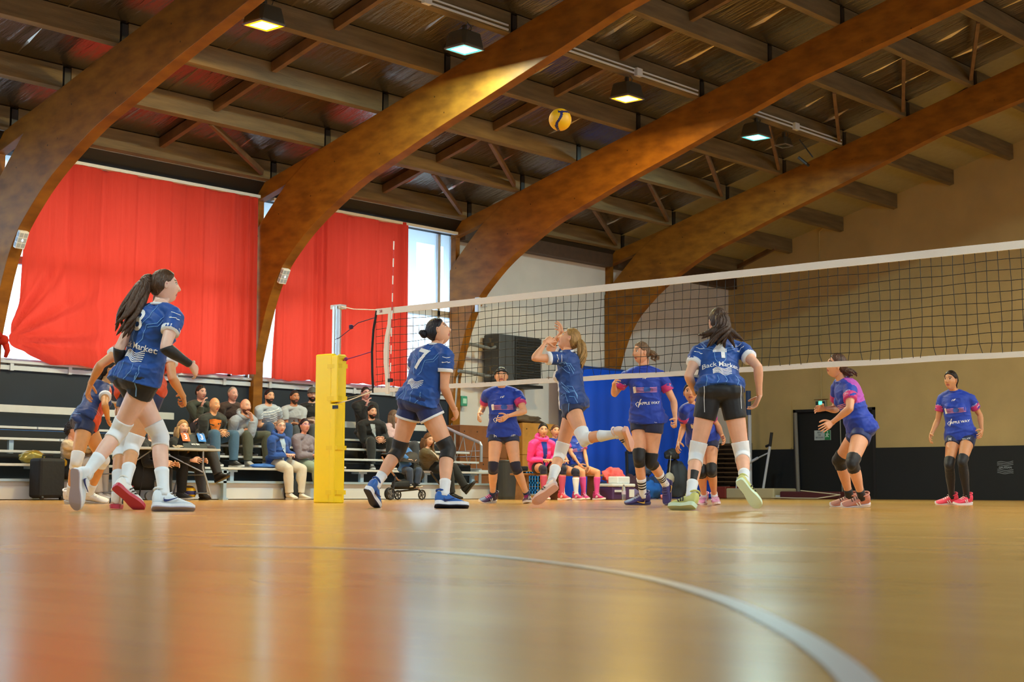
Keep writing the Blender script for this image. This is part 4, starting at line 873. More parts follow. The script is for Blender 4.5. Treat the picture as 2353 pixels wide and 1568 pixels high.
def ball(b, c, r, n=14, mi=0, R=None):
    c = V(c); r = V(r) if not isinstance(r, (int, float)) else V((r, r, r)); vs = []
    for j in range(n//2+1):
        th = pi*j/(n//2)
        for i in range(n):
            ph = 2*pi*i/n; p = V((sin(th)*cos(ph)*r.x, sin(th)*sin(ph)*r.y, cos(th)*r.z)); vs.append(c+(R @ p if R else p))
    b.add(vs, [(j*n+i, (j+1)*n+i, (j+1)*n+(i+1) % n, j*n+(i+1) % n) for j in range(n//2) for i in range(n)], mi)
def chain(b, pts, prof, side, n=14, t0=0., t1=1., grow=0., power=2.0, mi=0, end_grow=None):
    """limb through three joints. prof: (t, r_side, r_front, back shift), t 0..1 over the whole limb, knee/elbow at .5"""
    a, k, e = pts; side = V(side)
    pf = crom(prof, 4); m_ = max(3, int((t1-t0)*40)); prof = []
    for i_ in range(m_+1):
        tt = t0+(t1-t0)*i_/m_; j_ = 0
        while j_ < len(pf)-2 and pf[j_+1][0] < tt: j_ += 1
        a_, b_ = pf[j_], pf[j_+1]; r_ = min(1, max(0, (tt-a_[0])/max(1e-6, b_[0]-a_[0]))); prof.append((tt,)+tuple(x+(y-x)*r_ for x, y in zip(a_[1:], b_[1:])))
    L1, L2 = (k-a).length, (e-k).length; d1, d2 = (k-a).normalized(), (e-k).normalized(); rings = []
    for t, rs_, rf, sh in prof:
        u = t*2
        if u <= 1: p = a+d1*L1*u
        else: p = k+d2*L2*(u-1)
        w_ = min(1, max(0, (u-.8)/.4)); w_ = w_*w_*(3-2*w_); d = (d1*(1-w_)+d2*w_).normalized()
        ax = (side-d*side.dot(d)).normalized(); ay = d.cross(ax)     # ay: forward or back
        g = grow
        if end_grow is not None: g = grow+(end_grow-grow)*(t-t0)/(t1-t0)
        rings.append((p+ay*sh, ax, ay, rs_+g, rf+g))
    loft(b, rings, n, mi, power)
def remesh(b, vox, it=4, fac=.6):
    me = b.mesh('tmp', [], fix=True); o = bpy.data.objects.new('tmp', me); COL.objects.link(o)
    m = o.modifiers.new('r', 'REMESH'); m.mode = 'VOXEL'; m.voxel_size = vox; m.adaptivity = 0
    s = o.modifiers.new('s', 'SMOOTH'); s.factor = fac; s.iterations = it
    dg = bpy.context.evaluated_depsgraph_get(); r = bpy.data.meshes.new_from_object(o.evaluated_get(dg))
    vs = [v.co.copy() for v in r.vertices]; fs = [tuple(p.vertices) for p in r.polygons]
    bpy.data.objects.remove(o); bpy.data.meshes.remove(me); bpy.data.meshes.remove(r)
    out = MB(); out.add(vs, fs); return out
# ---- head -----------------------------------------------------------------
def gs(x, s): return math.exp(-(x/s)**2)
def head_point(d, man=False, hair=0.):
    """surface point of the head for direction d (x: person's left, y: face, z: up)"""
    x, y, z = d
    p = V((x*.073, y*.092, z*.117))
    if p.z < 0:
        t = -p.z/.117
        p.x *= 1-(.34 if not man else .24)*t**1.6
        if p.y < 0: p.y *= 1-.55*t
        else: p.y *= 1-.10*t*t
    if p.y < 0 and p.z > -.04: p.y *= 1.06
    if y > 0:
        fx = p.x; fz = p.z
        p.y += .005*gs(fx, .03)*gs(fz-.036, .012)                       # brow
        p.y -= .010*(gs(abs(fx)-.031, .014)*gs(fz-.014, .012))          # eye sockets
        if -.045 < fz < .03:
            k = (.03-fz)/.055 if fz > -.025 else max(0, 1-(-.025-fz)/.014)
            p.y += (.024 if not man else .028)*min(1, k)*gs(fx, .009+.004*max(0, -fz/.03))
        p.y += .006*gs(abs(fx)-.038, .018)*gs(fz+.018, .018)            # cheeks
        p.y += .006*gs(fx, .022)*gs(fz+.053, .006)+.006*gs(fx, .018)*gs(fz+.064, .006)
        p.y -= .004*gs(fx, .02)*gs(fz+.0585, .0035)
        p.y += .012*gs(fx, .022)*gs(fz+.092, .018)                      # chin
    return p
def hair_amount(p, style):
    """signed distance-like value, positive where hair grows"""
    if style == 'receding': return p.z*.9-p.y*1.25-.022
    return p.z*.92-p.y*(1.06 if p.y > 0 else .86)+.010-(.02 if abs(p.x) > .055 and -.012 < p.y < .03 and p.z < .02 else 0)
def make_head(b, M, S, man=False, mi_skin=0, mi_lip=1, mi_brow=2, mi_white=3, mi_iris=4, style='', res=(56, 44)):
    nu, nv = res; vs = []; fs = []; mi = []; P = []
    for j in range(nv+1):
        th = pi*j/nv
        for i in range(nu):
            ph = 2*pi*i/nu; ph = ph-.28*sin(2*ph-pi) * 0
            d = (sin(th)*sin(ph), sin(th)*cos(ph), cos(th)); p = head_point(d, man); P.append(p); vs.append(M @ (p*S))
    for j in range(nv):
        for i in range(nu):
            f = (j*nu+i, (j+1)*nu+i, (j+1)*nu+(i+1) % nu, j*nu+(i+1) % nu); fs.append(f)
            c = (P[f[0]]+P[f[1]]+P[f[2]]+P[f[3]])/4; m = mi_skin
            if c.y > .06 and abs(c.x) < .024-.25*abs(c.z+.0585) and -.067 < c.z < -.050: m = mi_lip
            if c.y > .05 and .012 < abs(c.x) < .047 and abs(c.z-.034-.05*(.03-abs(abs(c.x)-.03))) < .0042: m = mi_brow
            mi.append(m)
    k = len(b.v); b.v += [tuple(v) for v in vs]; b.f += [tuple(q+k for q in f) for f in fs]; b.m += mi
    R = M.to_3x3()
    for sx in (-1, 1):
        ball(b, M @ (V((sx*.031, .0735, .013))*S), V((.0145, .010, .0085))*S, 12, mi_white, R)
        ball(b, M @ (V((sx*.031, .0795, .013))*S), V((.0068, .0055, .0070))*S, 10, mi_iris, R)
        ball(b, M @ (V((sx*.031, .0745, .0195))*S), V((.0165, .010, .0035))*S, 10, mi_brow if not man else mi_skin, R)
        # ear
        E = R @ Matrix.Rotation(-sx*.35, 3, 'Z')
        ball(b, M @ (V((sx*.075, -.004, .0))*S), V((.008, .017, .030))*S, 12, mi_skin, E)
        ball(b, M @ (V((sx*.079, -.001, .002))*S), V((.005, .009, .018))*S, 10, mi_lip, E)
    for sx in (-1, 1): ball(b, M @ (V((sx*.009, .098, -.029))*S), V((.008, .010, .006))*S, 8, mi_skin, R)
def hair_shell(b, M, S, style='', thick=.013, man=False, fuzz=0., seed=0):
    nu, nv = 56, 44; vs = []
    for j in range(nv+1):
        th = pi*j/nv
        for i in range(nu):
            ph = 2*pi*i/nu; d = V((sin(th)*sin(ph), sin(th)*cos(ph), cos(th))); p = head_point(d, man)
            a = hair_amount(p, style); k = max(-1, min(1, a/.016)); off = thick*k if k > 0 else .02*k
            if k > 0:
                ridge = sin(ph*22+d.z*5)*.0012+noise.noise(d*9+V((seed, 0, 0)))*.003
                if fuzz: ridge += fuzz*noise.noise(d*7+V((seed, 3, 0)))+fuzz*.6*noise.noise(d*16+V((seed, 3, 0)))
                off += ridge*k
            vs.append(M @ ((p+d*off)*S))
    b.add(vs, [(j*nu+i, (j+1)*nu+i, (j+1)*nu+(i+1) % nu, j*nu+(i+1) % nu) for j in range(nv) for i in range(nu)])
def beard_shell(b, M, S, full=.005):
    nu, nv = 56, 44; vs = []
    for j in range(nv+1):
        th = pi*j/nv
        for i in range(nu):
            ph = 2*pi*i/nu; d = V((sin(th)*sin(ph), sin(th)*cos(ph), cos(th))); p = head_point(d, True)
            lip = abs(p.x) < .022 and -.066 < p.z < -.051
            k = min(1, max(-1, min((-.048-p.z+.35*max(0, abs(p.x)-.035))/.008, (p.y-.0)/.012)))
            if abs(p.x) < .03 and -.05 < p.z < -.036 and p.y > .05: k = .8
            if lip: k = -1
            off = full*k if k > 0 else .012*k; vs.append(M @ ((p+d*off)*S))
    b.add(vs, [(j*nu+i, (j+1)*nu+i, (j+1)*nu+(i+1) % nu, j*nu+(i+1) % nu) for j in range(nv) for i in range(nu)])
def strands(b, pts, r0, r1, n=9, spread=.5, seed=0, taper=True, flat=.7):
    """a tail of hair: several wavy tapering locks along a path"""
    rr = random.Random(seed); pts = [V(p) for p in pts]; Q = [V(q) for q in crom([tuple(p) for p in pts], 5)]; N = len(Q)
    for s in range(n):
        a = 2*pi*s/n+rr.uniform(-.3, .3); ofs = (.0 if s == 0 else 1.); end = rr.uniform(.72, 1.); path = []; rad = []
        for i in range(max(4, int(N*end))):
            t = i/(N-1); d = (Q[min(i+1, N-1)]-Q[max(i-1, 0)]).normalized(); u = d.orthogonal().normalized()
            u = (V((0, 0, 1))-d*d.z); u = u.normalized() if u.length > .2 else d.orthogonal().normalized(); w_ = d.cross(u)
            R_ = (r0*(1-t)+r1*t); sp = R_*(.55+spread*t)*ofs; wob = .15*R_*sin(t*7+s*2)
            path.append(Q[i]+u*(cos(a)*sp*flat+wob)+w_*(sin(a)*sp+wob)); te = i/max(1, int(N*end)-1)
            rad.append(max(.0015, R_*.62*((1-te)**.55 if taper else (1-te**4)) + .0012))
        b.tube(path, rad, 7)
# ---- hand -------------------------------------------------------------------
def make_hand(b, W_, dirn, palm, S, left, curl=.5, mi=0, fist=False, spread=.12):
    """palm, four fingers and a thumb. dirn: wrist to fingertips, palm: direction the palm faces"""
    d = dirn.normalized(); n = (palm-d*palm.dot(d)); n = n.normalized() if n.length > .05 else d.orthogonal().normalized()
    sx = n.cross(d) if left else d.cross(n); sx.normalize()     # towards the thumb
    s = S
    loft(b, [(W_-d*.015*s, sx, n, .026*s, .019*s), (W_+d*.01*s, sx, n, .028*s, .018*s), (W_+d*.04*s, sx, n, .037*s, .016*s), (W_+d*.075*s, sx, n, .041*s, .0145*s), (W_+d*.09*s, sx, n, .037*s, .011*s)], 14, mi, 2.3)
    ln = (.072, .080, .075, .060)
    for k in range(4):
        off = (.030-.020*k)*s; base = W_+d*(.083-.006*abs(k-1.2))*s+sx*off
        dd = (d+sx*spread*(1.5-k)/1.5).normalized(); L = ln[k]*s; c = curl*(1+.12*k) if not fist else 1.55
        p = [base-dd*.012*s, base]; a = 0
        for seg, fr in ((0, .46), (1, .30), (2, .24)):
            a += c*(.55 if seg == 0 else .75); p.append(p[-1]+(dd*cos(a)+n*sin(a))*L*fr)
        b.tube(crom([tuple(q) for q in p], 2), [(.0092-.0006*i*.8)*s for i in range(9)], 8, mi)
        ball(b, p[-1], .0066*s, 8, mi)
    tb = W_+d*.022*s+sx*.026*s; t1 = tb+(sx*.72+d*.62+n*.35).normalized()*.04*s; t2 = t1+(sx*.35+d*.85+n*(.45+curl*.4)).normalized()*.03*s; t3 = t2+(sx*.1+d*.9+n*(.5+curl*.5)).normalized()*.024*s
    b.tube(crom([tuple(tb-sx*.012*s), tuple(tb), tuple(t1), tuple(t2), tuple(t3)], 2), [.013*s, .013*s, .0125*s, .0118*s, .011*s, .0105*s, .0098*s, .0092*s, .0075*s], 8, mi)
    ball(b, t3, .0072*s, 8, mi)
# ---- whole figure --------------------------------------------------------------
THIGH = [(0, .088, .094, -.004), (.12, .083, .090, .0), (.25, .074, .080, 0), (.38, .063, .067, 0), (.46, .056, .060, 0), (.5, .053, .058, 0), (.55, .050, .053, .003), (.64, .053, .058, .010), (.72, .050, .053, .009), (.82, .040, .042, .005), (.92, .033, .036, .002), (1, .034, .038, 0)]
ARM = [(0, .048, .052, 0), (.1, .049, .054, 0), (.25, .042, .047, 0), (.42, .036, .040, 0), (.5, .035, .037, 0), (.58, .038, .038, 0), (.68, .036, .034, 0), (.85, .027, .024, 0), (1, .026, .020, 0)]
def torso_rings(J, S, man, grow=0., t0=-.12, t1=1., fat=1., waist=0., hemgrow=0.):
    P = (J['PL']+J['PR'])/2; N = J['NK']; up = (N-P); L = up.length; up.normalize()
    hs = (J['PL']-J['PR']).normalized(); ss = (J['SL']-J['SR']).normalized()
    f0 = hs.cross(up).normalized(); f1 = ss.cross(up).normalized()
    bend = (f0+f1)/2
    if man: pr = [(-.14, .10, .085, 0), (-.06, .155, .108, -.008), (0, .170, .115, -.012), (.12, .168, .115, -.005), (.35, .152, .108, .004), (.6, .165, .118, .004), (.78, .182, .122, 0), (.9, .165, .10, -.01), (.97, .10, .075, -.01), (1.04, .062, .062, -.008)]
    else: pr = [(-.14, .10, .09, 0), (-.07, .160, .115, -.012), (0, .176, .122, -.016), (.12, .165, .115, -.008), (.35, .132, .096, .006), (.6, .142, .106, .006), (.78, .160, .108, 0), (.9, .145, .088, -.01), (.97, .085, .066, -.01), (1.04, .052, .056, -.006)]
    out = []
    for t, w_, d, sh in crom(pr, 4):
        if t < t0-1e-6 or t > t1+1e-6: continue
        k = max(0, min(1, t)); s_ = (hs*(1-k)+ss*k).normalized(); f = (f0*(1-k)+f1*k).normalized()
        c = P+up*L*t+bend*(.030*sin(pi*k))*S*(-.35)+f*sh*S
        w2 = w_+(waist*gs(t-.35, .28)); d2 = d+(waist*.8*gs(t-.35, .28))
        g = grow+hemgrow*max(0, (.35-t)/.45)
        ax = s_-up*s_.dot(up); ax.normalize(); ay = up.cross(ax)
        out.append((c, ax, ay, w2*S*fat+g, d2*S*fat+g))
    return out, f0, f1, up
def leg_side(J, sd, f0):
    h, k, a = J['P'+sd], J['K'+sd], J['A'+sd]; hs = (J['PL']-J['PR']).normalized()
    n = (k-h).cross(a-k)
    if n.length > .25*(k-h).length*(a-k).length:
        n.normalize(); return n if n.dot(hs) > 0 else -n
    return hs
def arm_side(J, sd):
    n = (J['E'+sd]-J['S'+sd]).cross(J['W'+sd]-J['E'+sd])
    return n.normalized() if n.length > 1e-3 else V((1, 0, 0))
SKINS = {}
def skin(c):
    if c not in SKINS: SKINS[c] = mat('skin '+c, c, .5, var=.06, vscale=14, sss=.06, bump=.03, bscale=90)
    return SKINS[c]
lipm = mat('lips', 'b0605c', .45); eyew = mat('eye white', 'e9e6e2', .25); irism = mat('iris dark', '2a1c14', .2)
def cloth(c, rough=.75, **k): return mat('cloth '+c+('%.2f' % rough), c, rough, bump=.6, bscale=9, detail=2, sheen=.15, **k)
def hairmat(c): return mat('hair '+c, c, .42, var=.35, vscale=60, stretch=(1, 1, .25), bump=.5, bscale=90, spec=.35)
def frame(o_, x, y, z): return Matrix(((x.x, y.x, z.x, o_.x), (x.y, y.y, z.y, o_.y), (x.z, y.z, z.z, o_.z), (0, 0, 0, 1)))
def person(key, label, man=False, sk='e2b08f', hair='3a2a20', style='tail', fat=1., top=None, bottom=None, pads=None, socks=None, shoes=None, armsleeve=None,
           tail=None, beard=None, vox=.0075, curl=.45, fist='', group=None, build=1., faceup=None, cat='person', extra=()):
    raw = JT[key]; S = raw[-1]
    J = {n: V(raw[i]) for i, n in enumerate('HD NK SL SR EL ER WL WR HL HR PL PR KL KR AL AR TL TR'.split())}; FD = V(raw[18])
    base = V(((J['AL'].x+J['AR'].x)/2, (J['AL'].y+J['AR'].y)/2, 0))
    root = empty('person', base, label, cat, group); sm = skin(sk); hm_ = hairmat(hair)
    rings, f0, f1, up = torso_rings(J, S, man, fat=fat)
    b = MB(); loft(b, rings, 24)
    ss = (J['SL']-J['SR']).normalized(); hs = (J['PL']-J['PR']).normalized()
    for sx in (-1, 1): ball(b, (J['PL'] if sx > 0 else J['PR'])-f0*.045*S+up*.02, V((.088, .088, .088))*S*fat)
    if not man:
        for sx in (-1, 1): ball(b, J['NK']-up*.20*S+f1*.075*S+ss*sx*.065*S, .058*S)
    # neck
    fd = FD.normalized(); hu = (J['HD']-J['NK']).normalized(); hz = (V((0, 0, 1))*1.0+hu*.6); hz = (hz-fd*hz.dot(fd)).normalized(); hx = fd.cross(hz).normalized()*-1
    Mh = frame(J['HD'], fd.cross(hz), fd, hz)
    nr = (.060 if man else .050)*S*(.5+.5*fat)
    nb = J['NK']-up*.02; nt_ = J['HD']-hz*.06*S-fd*.022*S
    loft(b, [(nb, ss, f1, nr*1.35, nr*1.2), (nb.lerp(nt_, .35), ss, f1, nr, nr), (nb.lerp(nt_, .7), ss, fd, nr*.93, nr*.97), (nt_, ss, fd, nr*.95, nr), (nt_+hz*.04, ss, fd, nr*.8, nr*.8)], 16)
    for sd in 'LR':
        ls = leg_side(J, sd, f0); chain(b, (J['P'+sd], J['K'+sd], J['A'+sd]), [(t, a*S*fat, c*S*fat, d*S) for t, a, c, d in THIGH], -ls, 18)
        ft = (J['T'+sd]-J['A'+sd]).normalized()
        loft(b, [(J['A'+sd]-ft*.04*S, ls, ft.cross(ls), .03*S, .035*S), (J['A'+sd]+ft*.06*S, ls, ft.cross(ls), .036*S, .028*S), (J['A'+sd]+ft*.15*S, ls, ft.cross(ls), .036*S, .016*S)], 10)
        sh = J['S'+sd]; ball(b, sh-up*.012*S, V((.056, .056, .056))*S*(1.1 if man else 1.)*fat)
        loft(b, [(sh, f1, up, .045*S, .045*S), (sh.lerp(J['NK'], .5)+up*.012*S, f1, up, .050*S, .040*S), (J['NK']+up*.02*S, f1, up, .045*S, .045*S)], 12)
        chain(b, (sh, J['E'+sd], J['W'+sd]), [(t, a*S*(1.12 if man else 1)*fat, c*S*(1.12 if man else 1)*fat, d) for t, a, c, d in ARM], arm_side(J, sd), 14)
    body = remesh(b, vox, 5); body.m = [0]*len(body.f)
    make_head(body, Mh, S, man)
    for sd in 'LR':
        w_, h = J['W'+sd], J['H'+sd]; d = h-w_; side = ss if sd == 'L' else -ss
        pn = -side*.8+f1*.2-V((0, 0, .25))
        if sd in fist: make_hand(body, w_, d, pn, S, sd == 'L', 1.4, fist=True)
        else: make_hand(body, w_, d, pn, S, sd == 'L', curl)
    me_skin = part(body, 'body', [sm, lipm, hm_ if style != 'bald' else mat('brow grey', '7a6558', .8), eyew, irism], root, smooth=True)
    # ---------------- clothes
    P = (J['PL']+J['PR'])/2; out = {'J': J, 'S': S, 'root': root, 'f0': f0, 'f1': f1, 'up': up, 'ss': ss, 'hs': hs, 'P': P, 'Mh': Mh}
    if top:
        g = top.get('grow', .014); tb = MB(); t0 = top.get('hem', -.04)
        rg, _, _, _ = torso_rings(J, S, man, grow=g, t0=t0, t1=.99, fat=fat, waist=top.get('waist', .016), hemgrow=top.get('flare', .012)); loft(tb, rg, 28)
        if not man:
            for sx in (-1, 1): ball(tb, J['NK']-up*.20*S+f1*.072*S+ss*sx*.062*S, (.058*S+g))
        cut = top.get('sleeve', .27)
        if t0 < .05:
            zc = .03 if t0 < 0 else .07
            for sx in (-1, 1): ball(tb, (J['PL'] if sx > 0 else J['PR'])-f0*.040*S+up*zc*S, V((.092, .092, .082))*S*fat+V((g+.014, g+.014, 0)), R=frame(V(), ss, f0, up).to_3x3())
        for sd in 'LR':
            sh = J['S'+sd]; ball(tb, sh-up*.016*S, (.051*S*(1.1 if man else 1)*fat+g))
            loft(tb, [(sh, f1, up, .046*S+g, .046*S+g), (sh.lerp(J['NK'], .5)+up*.012*S, f1, up, .050*S+g, .038*S+g*.8), (J['NK']+up*.008*S, f1, up, .046*S+g*.6, .034*S+g*.5)], 12)
            chain(tb, (sh, J['E'+sd], J['W'+sd]), [(t, a*S*(1.12 if man else 1)*fat, c*S*(1.12 if man else 1)*fat, d) for t, a, c, d in ARM], arm_side(J, sd), 14, 0, cut, grow=g+.002, end_grow=g+(.006 if cut < .5 else .004))
        sh_ = remesh(tb, vox*1.15, 3); L_ = (J['NK']-P).length; sd_ = V((len(label)*1.7, 0, 0)); amp = top.get('wrinkle', .011)
        for i_, v_ in enumerate(sh_.v):
            v_ = V(v_); h_ = (v_-P).dot(up); r_ = v_-(P+up*h_); q_ = r_.length
            if q_ < .02: continue
            s1 = V((v_.dot(ss)*3.2+h_*2.5, v_.dot(f1)*3.2, h_*9))+sd_; s2 = V((v_.x*11, v_.y*11, v_.z*15+v_.x*9))+sd_
            k_ = amp*max(0, 1-abs(noise.noise(s1))*5)*(1.-.5*max(0, min(1, h_/L_)))+amp*.4*max(0, 1-abs(noise.noise(s2))*4)+.0015*noise.noise(v_*7)
            sh_.v[i_] = tuple(v_+r_.normalized()*k_)
        m0 = top['mat']; ms = [m0]
        if top.get('front'):   # front panel of another colour
            ms.append(top['front']); c0 = J['NK']; mm = []
            for f in sh_.f:
                c = sum((V(sh_.v[q]) for q in f), V())/len(f); r_ = c-(P+up*(c-P).dot(up)); mm.append(1 if r_.dot(f1)/max(.02, r_.length) > .62 and abs((c-P).dot(ss)) < .14 else 0)
            sh_.m = mm
        if top.get('back'):
            ms.append(top['back']); mm = []
            for f in sh_.f:
                c = sum((V(sh_.v[q]) for q in f), V())/len(f); h_ = (c-P).dot(up)/(J['NK']-P).length; dz = (c-(P+up*(c-P).dot(up))).dot(f1)
                mm.append(1 if h_ > .52 and dz < .01 and abs((c-P).dot(ss)) < .15*S else 0)
            sh_.m = mm
        out['shirt_bvh'] = BVHTree.FromPolygons([V(v) for v in sh_.v], sh_.f)
        out['shirt'] = part(sh_, top.get('name', 'shirt'), ms, root, smooth=True)
        if top.get('cuff') and cut < .6:
            for sd in 'LR':
                cb = MB(); w0 = top.get('cuffw', .025); prof = [(t, a*S*(1.12 if man else 1)*fat, c*S*(1.12 if man else 1)*fat, d) for t, a, c, d in ARM]
                chain(cb, (J['S'+sd], J['E'+sd], J['W'+sd]), prof, arm_side(J, sd), 18, cut-w0-.02, cut+.012, grow=g+.009); part(cb, 'cuff', top['cuff'], out['shirt'], smooth=True)
        cb = MB(); ro = J['NK']+up*.018*S+f1*.004
        if top.get('collar'):
            cb.tube([ro+ss*(cos(a)*.062*S)+f1*(sin(a)*.06*S)-up*(.018*max(0, sin(a)))*S for a in [2*pi*i/20 for i in range(20)]], .011, 8, closed=True); part(cb, 'collar', top['collar'], out['shirt'], smooth=True)
        if top.get('hood'):
            hb = MB(); hb.tube([ro+up*.02+ss*(cos(a)*.095*S)+f1*(sin(a)*.07*S-.02) for a in [2*pi*i/16 for i in range(16)]], .032, 10, closed=True); ball(hb, J['NK']-f1*.09*S+up*.01, V((.1, .05, .09))*S, R=frame(V(), ss, f1, up).to_3x3()); part(hb, 'hood', top['hood'], out['shirt'], smooth=True)
        if top.get('inner'):
            ib = MB(); vs = []; bv = out['shirt_bvh']
            for i in range(13):
                h_ = 1.0-.075*i; wd = (.052*(1-i/16))*S*top.get('innerw', 1)
                for k in range(7):
                    o_ = P+up*(J['NK']-P).length*h_+ss*wd*(k-3)/3+f1*.23; hit = bv.ray_cast(o_, -f1)
                    vs.append((hit[0]+f1*.004) if hit[0] else P+up*(J['NK']-P).length*h_+ss*wd*(k-3)/3+f1*.1)
            ib.add(vs, [(7*i+k, 7*i+k+1, 7*i+8+k, 7*i+7+k) for i in range(12) for k in range(6)]); part(ib, 'inner_shirt', top['inner'], out['shirt'], smooth=True, fix=False)
    if bottom:
        g = bottom.get('grow', .010); bb_ = MB(); rg, _, _, _ = torso_rings(J, S, man, grow=g*.5, t0=-.14, t1=bottom.get('rise', .16), fat=fat); loft(bb_, rg, 24)
        for sx in (-1, 1): ball(bb_, (J['PL'] if sx > 0 else J['PR'])-f0*.045*S+up*.02, V((.088, .088, .088))*S*fat+V((g, g, g)))
        cut = bottom.get('leg', .14)
        for sd in 'LR': ls = leg_side(J, sd, f0); chain(bb_, (J['P'+sd], J['K'+sd], J['A'+sd]), [(t, a*S*fat, c*S*fat, d*S) for t, a, c, d in THIGH], -ls, 18, 0, cut, grow=g, end_grow=g+bottom.get('flare', .003))
        bo = remesh(bb_, vox*1.1, 4); out['short_bvh'] = BVHTree.FromPolygons([V(v) for v in bo.v], bo.f); out['shorts'] = part(bo, bottom.get('name', 'shorts'), bottom['mat'], root, smooth=True, fix=False)
        if bottom.get('trim'):
            for sd in 'LR':
                tb = MB(); chain(tb, (J['P'+sd], J['K'+sd], J['A'+sd]), [(t, a*S*fat, c*S*fat, d*S) for t, a, c, d in THIGH], -leg_side(J, sd, f0), 22, cut-.012, cut+.012, grow=g+bottom.get('flare', .003)+.002); part(tb, 'hem', bottom['trim'], out['shorts'], smooth=True)
    for sd in 'LR':
        ls = leg_side(J, sd, f0); prof = [(t, a*S*fat, c*S*fat, d*S) for t, a, c, d in THIGH]; pts = (J['P'+sd], J['K'+sd], J['A'+sd])
        if pads:
            pb_ = MB(); a0, a1 = pads.get('range', (.40, .61)); chain(pb_, pts, prof, -ls, 18, a0, a1, grow=.009)
            kd = ((J['K'+sd]-J['P'+sd]).normalized()-(J['A'+sd]-J['K'+sd]).normalized()); kf = kd.normalized() if kd.length > .15 else f0
            ball(pb_, J['K'+sd]+kf*.022*S-(J['K'+sd]-J['A'+sd]).normalized()*.01, V((.052, .052, .062))*S*fat)
            part(remesh(pb_, vox, 3), 'knee_pad', pads['mat'], root, smooth=True, fix=False)
        if socks:
            sb_ = MB(); chain(sb_, pts, prof, -ls, 16, socks.get('top', .8), 1., grow=.006)
            so = part(sb_, 'sock', socks['mat'], root, smooth=True)
            if socks.get('bands'):
                for z in socks['bands']:
                    kb = MB(); chain(kb, pts, [(t, a, c, d) for t, a, c, d in prof], -ls, 16, z, z+.018, grow=.008); 
                    if len(kb.v): part(kb, 'stripe', socks['bandmat'], so, smooth=True)
        if armsleeve and sd in armsleeve.get('which', 'LR'):
            ab = MB(); chain(ab, (J['S'+sd], J['E'+sd], J['W'+sd]), [(t, a*S, c*S, d) for t, a, c, d in ARM], arm_side(J, sd), 14, armsleeve.get('from', .5), .96, grow=.005); part(ab, 'arm_sleeve', armsleeve['mat'], root, smooth=True)
        if shoes: make_shoe(J['A'+sd], J['T'+sd], J['K'+sd], ls, S, shoes[0] if isinstance(shoes, list) and sd == 'L' else (shoes[1] if isinstance(shoes, list) else shoes), root, sd)
    # ---------------- hair
    T = lambda x, y, z: Mh @ (V((x, y, z))*S)
    if style not in ('bald', 'none'):
        hb = MB(); th = {'short': .009, 'tail': .012, 'bun': .012, 'long': .016, 'receding': .006, 'curly': .03, 'bob': .018, 'buzz': .004}.get(style, .012)
        hair_shell(hb, Mh, S, style, th, man, .022 if style == 'curly' else (.006 if style == 'short' else 0), len(label))
        if style in ('long', 'bob'):
            L = .30 if style == 'long' else .13
            for sx in (-1, 1):
                for q in range(4):
                    y0 = .025-.032*q; p0 = T(sx*.074, y0, .02); p1 = T(sx*.09, y0-.005, -.07); p2 = p1+V((0, 0, -L*.55))+ss*sx*.01; p3 = p2+V((0, 0, -L*.35))+f1*.02
                    hb.tube(crom([tuple(p0), tuple(p1), tuple(p2), tuple(p3)], 3), [.02, .022, .023, .024, .024, .023, .02, .016, .01, .004], 8)
            for q in range(5): p0 = T(-.06+.03*q, -.075, .0); hb.tube([p0, p0+V((0, 0, -.1)), p0+V((0, 0, -L))], [.025, .025, .008], 8)
        if style == 'bun': ball(hb, T(0, -.12, .03), V((.04, .036, .038))*S, 16, R=Mh.to_3x3()); ball(hb, T(.01, -.135, .045), V((.028, .026, .026))*S, 12, R=Mh.to_3x3()); ball(hb, T(0, -.098, .03), V((.03, .02, .03))*S, 12, R=Mh.to_3x3())
        ho = part(hb, 'hair', hm_, root, smooth=True)
        if tail:
            tb_ = MB(); b0 = T(*tail.get('at', (0, -.095, .045))); pts = [b0]+[V(p) for p in tail['pts']]
            strands(tb_, pts, tail.get('r0', .024), tail.get('r1', .03), tail.get('n', 11), tail.get('spread', .5), len(label)); part(tb_, 'ponytail', hm_, ho, smooth=True)
            tb_ = MB(); ball(tb_, T(*[c*.98 for c in tail.get('at', (0, -.095, .045))]), .026*S, 12); part(tb_, 'hair_tie', mat('hair tie black', '16161a', .6), ho, smooth=True)
    if beard: bb2 = MB(); beard_shell(bb2, Mh, S, beard[1] if isinstance(beard, tuple) else .006); part(bb2, 'beard', hairmat(beard[0] if isinstance(beard, tuple) else beard), root, smooth=True)
    for e in extra:
        if e[0] == 'glasses':
            gb = MB()
            for sx in (-1, 1): gb.tube([T(sx*.032+.021*cos(a), .094-.004*abs(cos(a)), .012+.016*sin(a)) for a in [2*pi*i/16 for i in range(16)]], .002, 5, closed=True); gb.tube([T(sx*.053, .09, .016), T(sx*.075, .03, .016), T(sx*.078, -.002, .012)], .002, 5)
            gb.tube([T(-.011, .099, .014), T(.011, .099, .014)], .002, 5); part(gb, 'glasses', mat('spectacle frame '+e[1], e[1], .3), root)
        if e[0] == 'band':
            gb = MB(); pts = []
            for i in range(28): a = 2*pi*i/28; d = V((sin(a), cos(a), .42-.25*(-cos(a)*.5+.5))).normalized(); p = head_point(d); pts.append(T(*(p+d*.012)))
            gb.tube(pts, .010, 8, closed=True); part(gb, 'headband', mat('headband '+e[1], e[1], .6), root, smooth=True)
